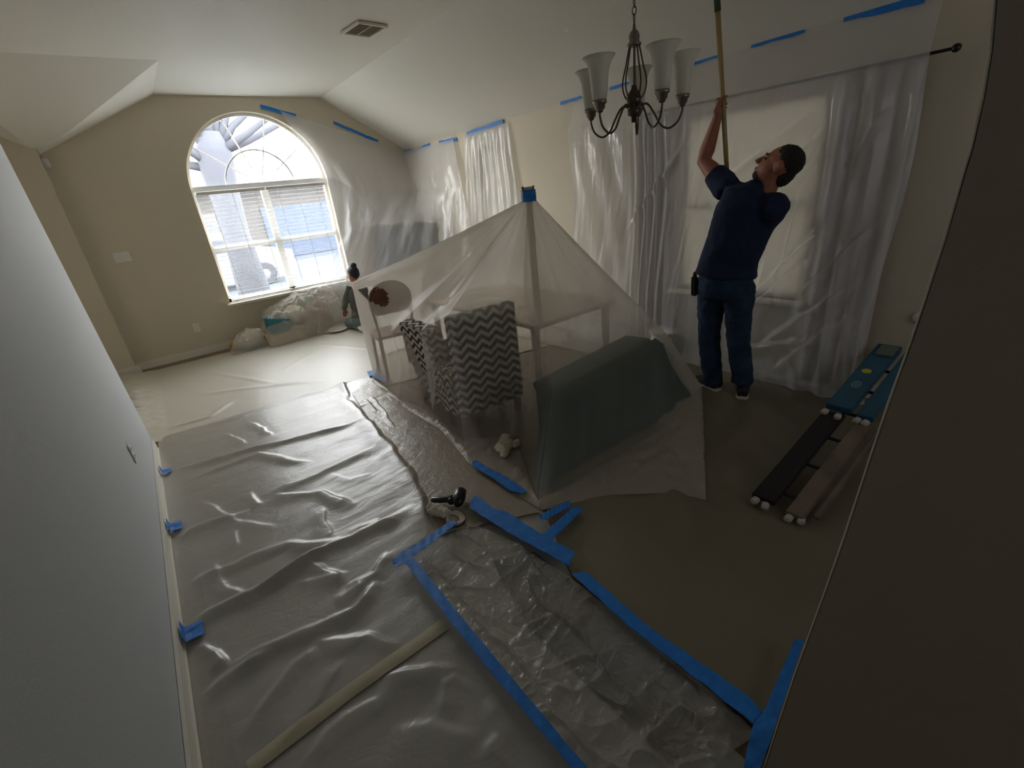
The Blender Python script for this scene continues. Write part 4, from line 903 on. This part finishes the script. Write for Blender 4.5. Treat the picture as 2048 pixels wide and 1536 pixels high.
p = put(611, 598, 7.2); o = G().ell((0, 0, 0), (.045, .045, .045)).obj('green_ball', M_gr, None, True); o.location = tuple(p); o.location.z = .47; o.location.y = 7.28; tag(o, 'small green ball on the heap below the window', 'ball')
p = put(640, 610, 7.2); blob('mauve_bag', (p[0]-.08, 7.20, .008), (.20, .13, .22), M_mv, 'brownish mauve bag in the heap beside the kneeling person', 'bag', .06, .07)
p = put(615, 625, 7.1); blob('mauve_soft_toy', (p[0]-.02, 7.03, .008), (.10, .08, .13), M_mv, 'brownish soft toy in front of the heap below the window', 'toy', .03, .05, 0, [(0, 0, .27, .06, .06, .06)])
p = onz(500, 688); blob('cream_bag', (p[0]-.02, min(p[1], 7.2), .008), (.20, .13, .11), M_cream, 'cream plastic bag on the floor at the left end of the heap', 'bag', .05, .06, 0, [(.12, .02, .14, .1, .08, .10)])
p = onz(462, 694); o = G().lathe([(0, 0), (.028, 0), (.03, .02), (.022, .045), (0, .045)], (0, 0, 0), 14).obj('orange_cap', M_or, None, True); o.location = (p[0], p[1]-.05, .02); tag(o, 'orange cap on the floor beside the cream bag', 'cap')
p0 = onz(549, 678); f_ = empty('picture_frame', (p0[0], min(p0[1], 7.1), .01), .5, 'dark brown and white board standing on edge before the cream bag', 'board')
G().box((0, 0, .12), (.02, .16, .23), Matrix.Rotation(-.2, 3, 'Y'), .003).obj('board', M_wood, f_); G().box((.024, 0, .12), (.012, .17, .24), Matrix.Rotation(-.2, 3, 'Y'), .003).obj('white_edge', M_trim, f_)
p0 = onz(676, 664); g = G(); g.lathe([(0, .006), (.09, .006), (.115, .02), (.118, .018), (.09, .0), (0, 0)], (0, 0, 0), 24); o = g.obj('white_plate', M_cream, None, True); o.location = (p0[0], p0[1], .03); o.rotation_euler = (.12, .05, 0); o.scale = (1.2, .9, 1); tag(o, 'white plate lying on the floor left of the tent', 'plate')
for (u, v, sx, rz_, l) in ((668, 647, .16, .2, 'long white cardboard scrap left of the kneeling person'), (704, 640, .12, 1.0, 'white box lid beside the kneeling person')):
    p0 = onz(u, v); o = G().box((0, 0, .015), (sx, .07, .02), bev=.004).obj('cardboard_scrap', M_cream, None); o.location = (p0[0], min(p0[1], 7.0), .02); o.rotation_euler = (0, 0, rz_); tag(o, l, 'scrap')
# film over the heap
n, m = 170, 70; xs_ = np.linspace(1.02, 2.10, n); S = np.linspace(0, 1, m); Xh, Sh = np.meshgrid(xs_, S)
hz = np.interp(xs_, [1.02, 1.15, 1.4, 1.6, 1.9, 2.2, 2.62], [.20, .40, .50, .56, .60, .60, .62])[None, :]
Yh = 7.47-Sh*.62-.06*np.sin(Sh*PI); Zh = hz*(1-Sh**2.2)+.03+(.10*np.abs(fbm(Xh*5, Sh*4, 3))+.05*fbm(Xh*11, Sh*9, 3))*np.sin(PI*np.clip(Sh, .02, .98)); Zh = np.maximum(Zh, .03)
vs = np.stack([Xh+.03*fbm(Xh*5, Sh*5), Yh, Zh], -1).reshape(-1, 3); c = np.array([1.8, 7.1, 0]); o = mesh('plastic_cover', vs-c, grid_faces(n, m), M_filmH, None, True); o.location = tuple(c); tag(o, 'crumpled clear plastic thrown over the heap below the window', 'plastic sheet')
n, m = 60, 40; Xh, Yh = np.meshgrid(np.linspace(-1, 1, n), np.linspace(-1, 1, m)); r = np.hypot(Xh, Yh); Zh = .26*np.clip(1-r**2, 0, 1)+.015+.05*np.abs(fbm(Xh*3, Yh*3, 3))*np.clip(1.2-r, 0, 1)
pb = onz(500, 688); vs = np.stack([Xh*.30, Yh*.19, Zh], -1).reshape(-1, 3); o = mesh('plastic_cover', vs, grid_faces(n, m), M_filmH, None, True); o.location = (pb[0], 7.2, .0); tag(o, 'crumpled clear plastic over the cream bag by the wall', 'plastic sheet')
# ---------------------------------------------------------------- people
def hand(g, wrist, palm_dir, axis_pt, axis_dir, s=1.0, grip=.018, turn=1, thumb_up=1):
    """hand closed on a pole: palm from the wrist to the pole, four fingers wrapped around it, thumb the other way"""
    W = V(wrist); A = V(axis_dir).normalized(); C = V(axis_pt); rad = (W-C); rad = (rad-rad.dot(A)*A).normalized(); tan = A.cross(rad)*turn
    kn = []
    g.rings([(W, .026*s, .02*s), (W*.5+(C+rad*.03*s)*.5, .036*s, .018*s), (C+rad*(grip+.014*s)-A*.0, .042*s, .017*s), (C+rad*(grip+.012*s)+tan*.018*s, .040*s, .014*s)], A, 14)
    for i, (o_, L, r) in enumerate(((.033, 1.0, .0098), (.011, 1.08, .0102), (-.011, 1.02, .0098), (-.032, .85, .0086))):
        pts = []; rr = []
        for k in range(9):
            a = (.25+k*.33*L); R_ = grip+.008*s; pts.append(C+A*(o_*s-.003*k*s)+(rad*math.cos(a)+tan*math.sin(a))*R_+(tan*.004*s if k in (2, 5) else V())); rr.append(r*s*(1-.035*k))
        g.tube(pts, rr, 8); g.ell(pts[-1], (rr[-1],)*3, n=8, m=6)
    pts = [W*.35+(C+rad*.03)*.65-A*.004*thumb_up*s]
    for k in range(5):
        a = -.3-k*.42; pts.append(C+A*(.018+.004*k)*thumb_up*s+(rad*math.cos(a)+tan*math.sin(a))*(grip+.010*s))
    g.tube(pts, [.015*s, .014*s, .013*s, .012*s, .0105*s, .009*s], 8); g.ell(pts[-1], (.009*s,)*3, n=8, m=6)

def head_parts(g, C, F, U, s=1.0, nose=True):
    F = V(F).normalized(); U = V(U); U = (U-U.dot(F)*F).normalized(); S = F.cross(U)
    R = Matrix((S, F, U)).transposed(); P = lambda x, y, z: V(C)+(S*x+F*y+U*z)*s; r3 = lambda a, b, c: (a*s, b*s, c*s)
    g.ell(P(0, -.012, .03), r3(.077, .095, .088), R, 20, 14); g.ell(P(0, .02, -.02), r3(.066, .072, .085), R, 20, 14); g.ell(P(0, .045, -.075), r3(.046, .040, .036), R, 16, 10)
    g.ell(P(0, .085, .025), r3(.045, .012, .010), R, 12, 8)
    g.tube([P(0, .088, .018), P(0, .104, -.012), P(0, .116, -.026), P(0, .098, -.034)], [.008*s, .012*s, .015*s, .010*s], 8)
    g.ell(P(0, .090, -.056), r3(.022, .009, .005), R, 10, 6); g.ell(P(0, .089, -.066), r3(.019, .009, .006), R, 10, 6)
    for sx in (-1, 1): g.ell(P(sx*.078, -.012, .0), r3(.010, .022, .033), R, 12, 8); g.ell(P(sx*.084, -.016, .008), r3(.009, .016, .022), R, 10, 8)
    return P, R, r3

# ---- the man with the pole
Rt = V((.78, -.62, 0)); Fd = V((.62, .78, 0)); UP = V((0, 0, 1))
a_ = lambda u, v, d: V(at(u, v, d))
man = empty('person', tuple(V(at(1455, 790, 3.77))*1), 0, 'person in a navy T-shirt and jeans reaching up with a long pole', 'person')
man.location.z = 0.012; MO = V(man.location)
def loc(g): g.v = [tuple(V(v)-MO) for v in g.v]; return g
pel, wai, rib, che, upp, nec = a_(1450, 565, 3.77), a_(1457, 522, 3.77), a_(1477, 470, 3.75), a_(1494, 425, 3.75), a_(1505, 397, 3.75), a_(1532, 378, 3.74)
hdc = a_(1554, 334, 3.73)
shL, elL, wrL = a_(1452, 376, 3.82), a_(1408, 322, 3.98), a_(1436, 230, 3.91)
shR = a_(1548, 413, 3.66); elR = shR+V((.14, .12, -.22)); 
pole_hi = a_(1446, 206, 3.92); pole_lo = a_(1456, 380, 4.02); pdir = (pole_hi-pole_lo).normalized()
grip2 = pole_lo-pdir*.12; wrR = grip2+V((.045, -.065, -.03)); elR = shR*.45+wrR*.55+V((.04, -.05, -.16))
hipL, hipR, knL, knR, anL, anR = a_(1424, 578, 3.82), a_(1478, 580, 3.72), a_(1418, 672, 3.84), a_(1476, 672, 3.72), a_(1424, 766, 3.80), a_(1484, 764, 3.70)
def body(g, grow=0.0):
    g.rings([(pel-UP*.09, .13+grow, .10+grow), (pel, .185+grow, .135+grow), (wai, .175+grow, .135+grow), (rib, .18+grow, .135+grow), (che, .20+grow, .135+grow), (upp, .185+grow, .115+grow), (upp*.55+nec*.45, .11+grow, .085+grow), (nec, .065+grow*.5, .062+grow*.5)], Rt, 24)
def arm(g, a, b, c, grow=0, only_upper=None, sdv=None):
    sdv = Rt if sdv is None else sdv
    if only_upper is not None:
        e = a*(1-only_upper)+b*only_upper; g.rings([(a*1.12-b*.12, .066+grow, .066+grow), (a, .072+grow, .07+grow), (e, .060+grow, .058+grow)], sdv, 16); return
    g.rings([(a, .066, .064), (a*.65+b*.35, .064, .062), (a*.3+b*.7, .059, .056), (b, .050, .051), (b*.75+c*.25, .053, .050), (b*.45+c*.55, .044, .041), (c*.9+b*.1, .032, .029), (c, .029, .024)], sdv, 16)
g = G(); body(g, -.012); g.rings([(nec-UP*.03, .062, .064), (nec*.5+hdc*.5, .056, .062), (hdc-UP*.01, .055, .062)], Rt, 16)
arm(g, shL, elL, wrL); arm(g, shR, elR, wrR, sdv=Fd)
for h_, k_2, a2 in ((hipL, knL, anL), (hipR, knR, anR)): g.rings([(h_, .085, .085), (h_*.5+k_2*.5, .072, .075), (k_2, .055, .058), (k_2*.6+a2*.4, .055, .058), (a2, .04, .042), (a2-UP*.0, .035, .038)], Rt, 16)
HF = V((-.44, .89, 0))*.80+UP*.58+V((.89, .44, 0))*.12; HU = V((.44, -.89, 0))*.58+UP*.80
HP, HR, H3 = head_parts(g, hdc, HF, HU, 1.12)
hand(g, wrL, None, pole_hi, pdir, 1.05, .019, -1, 1); hand(g, wrR, None, grip2, pdir, 1.05, .019, 1, 1)
o = loc(g).obj('body', M_skin, man, True); remesh(o, .0065, 2)
g = G(); g.ell(HP(0, -.026, .050), H3(.081, .092, .084), HR, 24, 16); g.ell(HP(0, -.070, -.01), H3(.062, .044, .068), HR, 20, 14)
o = loc(g).obj('hair', M_hair, man, True); remesh(o, .005, 1); disp(o, .012, .012)
g = G(); g.ell(HP(0, .052, -.084), H3(.043, .037, .031), HR, 16, 10); o = loc(g).obj('beard', M_hair, man, True); remesh(o, .004, 2)
for sx in (-1, 1): g = G(); g.ell(HP(sx*.032, .078, .004), H3(.011, .009, .006), HR, 10, 8); loc(g).obj('eye', M_dark, man, True)
g = G()
for sx in (-1, 1): g.tube([HP(sx*.018, .094, .024), HP(sx*.035, .092, .029), HP(sx*.052, .080, .024)], .004, 6)
loc(g).obj('eyebrows', M_hair, man, True)
g = G(); hemz = a_(1452, 536, 3.77)
g.rings([(hemz-UP*.055, .222, .176), (wai, .208, .165), (rib, .205, .16), (che, .222, .155), (upp, .205, .135), (upp*.55+nec*.45, .125, .10), (nec-UP*.02, .078, .074)], Rt, 28)
arm(g, shL, elL, None, .022, .50); arm(g, shR, elR, None, .022, .55, Fd)
g.ell(shR+V((-.01, -.0, -.01)), (.09, .085, .095)); g.ell(shR*.6+nec*.4-UP*.015, (.10, .09, .065)); g.ell(shL*.6+nec*.4-UP*.02, (.10, .09, .06)); 
o = loc(g).obj('t_shirt', M_shirt, man, True); remesh(o, .011, 5); disp(o, .022, .09)
g = G(); g.rings([(wai-UP*.04, .180, .145), (pel+UP*.03, .192, .152), (pel-UP*.03, .196, .16), (pel-UP*.10, .17, .14)], Rt, 26)
for h_, k_2, a2, dx in ((hipL, knL, anL, 0), (hipR, knR, anR, 0)):
    g.rings([(h_+UP*.05, .105, .115), (h_-UP*.05, .108, .115), (h_*.5+k_2*.5, .095, .098), (k_2, .082, .085), (k_2*.6+a2*.4, .080, .082), (a2+UP*.06, .076, .078), (a2-UP*.005, .082, .086)], Rt, 20)
o = loc(g).obj('jeans', M_jeans, man, True); remesh(o, .010, 3); disp(o, .020, .05)
M_belt = mat('dark_belt', (.01, .01, .012), .5); g = G(); bz = wai-UP*.075
g.rings([(bz-UP*.018, .200, .160), (bz+UP*.018, .198, .158)], Rt, 28); loc(g).obj('belt', M_belt, man)
p = a_(1403, 530, 3.72); g = G(); g.box(p, (.03, .035, .05), Matrix.Rotation(math.atan2(Fd.y, Fd.x), 3, 'Z'), .004); o = loc(g).obj('white_tag', M_white, man)
p = a_(1389, 572, 3.74); g = G(); g.box(p, (.035, .045, .15), Matrix.Rotation(-.05, 3, 'Y'), .008); g.box(p+UP*.085, (.022, .025, .05), None, .006); loc(g).obj('tool_holster', M_dark, man)
M_shoe = mat('black_shoe', (.02, .018, .02), .7); M_sole = mat('pale_sole', (.55, .50, .42), .7)
for an, yaw in ((a_(1422, 778, 3.78), math.radians(70)), (a_(1486, 776, 3.68), math.radians(25))):
    b = V((an.x, an.y, 0)); d = V((math.cos(yaw), math.sin(yaw), 0)); sd = V((-d.y, d.x, 0))
    g = G(); g.rings([(b-d*.08+UP*.055, .034, .035, sd), (b-d*.05+UP*.062, .044, .05, sd), (b+d*.03+UP*.06, .046, .048, sd), (b+d*.10+UP*.05, .050, .034, sd), (b+d*.16+UP*.042, .044, .026, sd), (b+d*.19+UP*.036, .025, .016, sd)], sd, 16)
    g.tube([b+UP*.06, b+UP*.13], [.05, .045], 14); o = loc(g).obj('shoe', M_shoe, man, True); remesh(o, .006, 2)
    g2 = G(); g2.rings([(b-d*.095+UP*.022, .03, .014, sd), (b-d*.07+UP*.022, .046, .018, sd), (b+d*.03+UP*.021, .047, .016, sd), (b+d*.12+UP*.021, .053, .016, sd), (b+d*.18+UP*.021, .042, .014, sd), (b+d*.205+UP*.021, .02, .01, sd)], sd, 16)
    g2.v = [tuple(V(v)-MO) for v in g2.v]; s_ = g2.obj('sole', M_sole, o, True)
# the pole
M_pole = mat('wooden_pole', (.42, .31, .13), .55, .1, 12, .15, 9, stretch=(1, 1, .1)); M_gtape = mat('green_sleeve', (.05, .10, .03), .6)
tz = pole_hi.copy(); 
while tz.z < 3.14-.593*max(0, tz.x-2.71)-.06: tz = tz+pdir*.01
end = tz; low = pole_lo-pdir*.42; pl = empty('long_pole', tuple(low), 0, 'long wooden extension pole held up against the ceiling by the man', 'pole')
Lp = lambda p: p-low
gs = a_(1441, 12, 3.8); ts = (gs-pole_hi).dot(pdir); gs = pole_hi+pdir*ts
G().tube([Lp(low), Lp(gs)], .0165, 12).obj('shaft', M_pole, pl, True)
G().tube([Lp(gs-pdir*.02), Lp(end-pdir*.03)], .020, 12).obj('green_sleeve', M_gtape, pl, True)
e = Lp(end); g = G(); g.tube([e-pdir*.035, e-pdir*.005, e+V((.0, .13, .0)), e+V((-.0, .13, .02))], .004, 6); g.obj('roller_frame', M_metal, pl)
G().tube([e+V((.0, -.09, .018)), e+V((0, .10, .018))], .022, 14).obj('roller_cover', M_cream, pl, True)

# ---- the kneeling person by the window
M_gshirt = mat('grey_shirt', (.115, .115, .10), .9, .3, 30); M_wp = mat('grey_blue_trousers', (.16, .19, .19), .9, .3, 30)
b_ = lambda u, v, d=7.0: V(at(u, v, d))
wo = empty('person', tuple(V(at(718, 668, 6.85))), 0, 'person in a grey top kneeling below the window, dark hair in a bun', 'person'); wo.location.z = .012; MO = V(wo.location)
F2 = V((-.10, .99, 0)).normalized(); R2_ = V((.99, .10, 0)).normalized()
hd = b_(706, 549); nk = b_(712, 568); ch2 = b_(718, 590); ws = b_(724, 618); pv = b_(728, 640, 6.95)
pv.z = max(pv.z, .16); sL = b_(698, 576); eL = b_(690, 602, 6.95); wL = b_(688, 620, 7.05); sR = b_(740, 578); eR = b_(748, 606); wR = b_(738, 625, 7.2)
g = G(); tor = [(pv, .16, .12), (ws, .135, .10), (ch2, .155, .105), (ch2*.4+nk*.6, .12, .08), (nk, .045, .045)]
g.rings(tor, R2_, 20); g.rings([(nk-UP*.03, .045, .046), (nk*.4+hd*.6, .042, .045), (hd, .042, .045)], R2_, 12)
for s3, e3, w3 in ((sL, eL, wL), (sR, eR, wR)): g.rings([(s3, .045, .045), (e3, .036, .036), (w3, .024, .02)], F2, 12)
for w3, sx in ((wL, -1), (wR, 1)):
    d = V((-.1*sx, .4, -.6)).normalized(); q3 = R2_
    g.rings([(w3, .022, .016), (w3+d*.04, .034, .014), (w3+d*.075, .036, .012)], q3, 10)
    for k in range(4): o_ = q3*(.026-.0175*k); g.tube([w3+d*.065+o_, w3+d*(.10-.004*abs(k-1.5))+o_*1.1, w3+d*(.125-.006*abs(k-1.5))+o_*1.1+V((0, -.0, -.012))], [.0085, .008, .0065], 6)
    g.tube([w3+d*.02+q3*.028*-sx, w3+d*.055+q3*.05*-sx, w3+d*.08+q3*.05*-sx], [.011, .010, .008], 6)
kn2 = [(pv+R2_*.09*sx, V((pv.x+.13*sx, pv.y+.36, .075)), V((pv.x+.10*sx, pv.y-.05, .06))) for sx in (-1, 1)]
for h3, k3, f3 in kn2: g.rings([(h3, .07, .07), (k3, .05, .05)], R2_, 12); g.rings([(k3, .048, .048), (f3, .036, .034)], R2_, 12)
HP, HR, H3 = head_parts(g, hd, F2+V((-.25, 0, -.15)), UP, .92)
o = loc(g).obj('body', M_skin, wo, True); remesh(o, .0065, 2)
g = G(); g.ell(HP(0, -.020, .040), H3(.084, .098, .088), HR, 20, 14); g.ell(HP(0, -.06, .0), H3(.07, .05, .07), HR, 16, 10); g.ell(HP(.01, -.06, .125), H3(.05, .05, .045), HR, 16, 10)
o = loc(g).obj('hair', mat('dark_bun_hair', (.01, .011, .018), .6, .6, 90), wo, True); remesh(o, .006, 1); disp(o, .008, .015)
g = G(); g.rings([(pv+UP*.02, .175, .135), (ws, .15, .115), (ch2, .17, .12), (ch2*.4+nk*.6, .13, .095), (nk-UP*.02, .055, .055)], R2_, 22)
for s3, e3, w3 in ((sL, eL, wL), (sR, eR, wR)): g.rings([(s3*1.1-e3*.1, .058, .058), (e3, .050, .050), (w3*.9+e3*.1, .036, .036)], F2, 14)
o = loc(g).obj('grey_top', M_gshirt, wo, True); remesh(o, .009, 3); disp(o, .015, .06)
g = G(); g.rings([(pv+UP*.06, .155, .125), (pv-UP*.02, .165, .13), (pv-UP*.08, .12, .10)], R2_, 20)
for h3, k3, f3 in kn2: g.rings([(h3, .09, .088), (k3, .064, .06)], R2_, 14); g.rings([(k3, .058, .056), (f3, .044, .042)], R2_, 14)
o = loc(g).obj('trousers', M_wp, wo, True); remesh(o, .010, 3)
for sx, (h3, k3, f3) in zip((-1, 1), kn2):
    g = G(); g.rings([(f3+V((0, .03, .0)), .036, .036), (f3+V((0, -.05, -.0)), .038, .042), (f3+V((0, -.12, -.01)), .042, .032), (f3+V((0, -.17, -.022)), .026, .018)], R2_, 12); loc(g).obj('shoe', M_cream, wo, True)
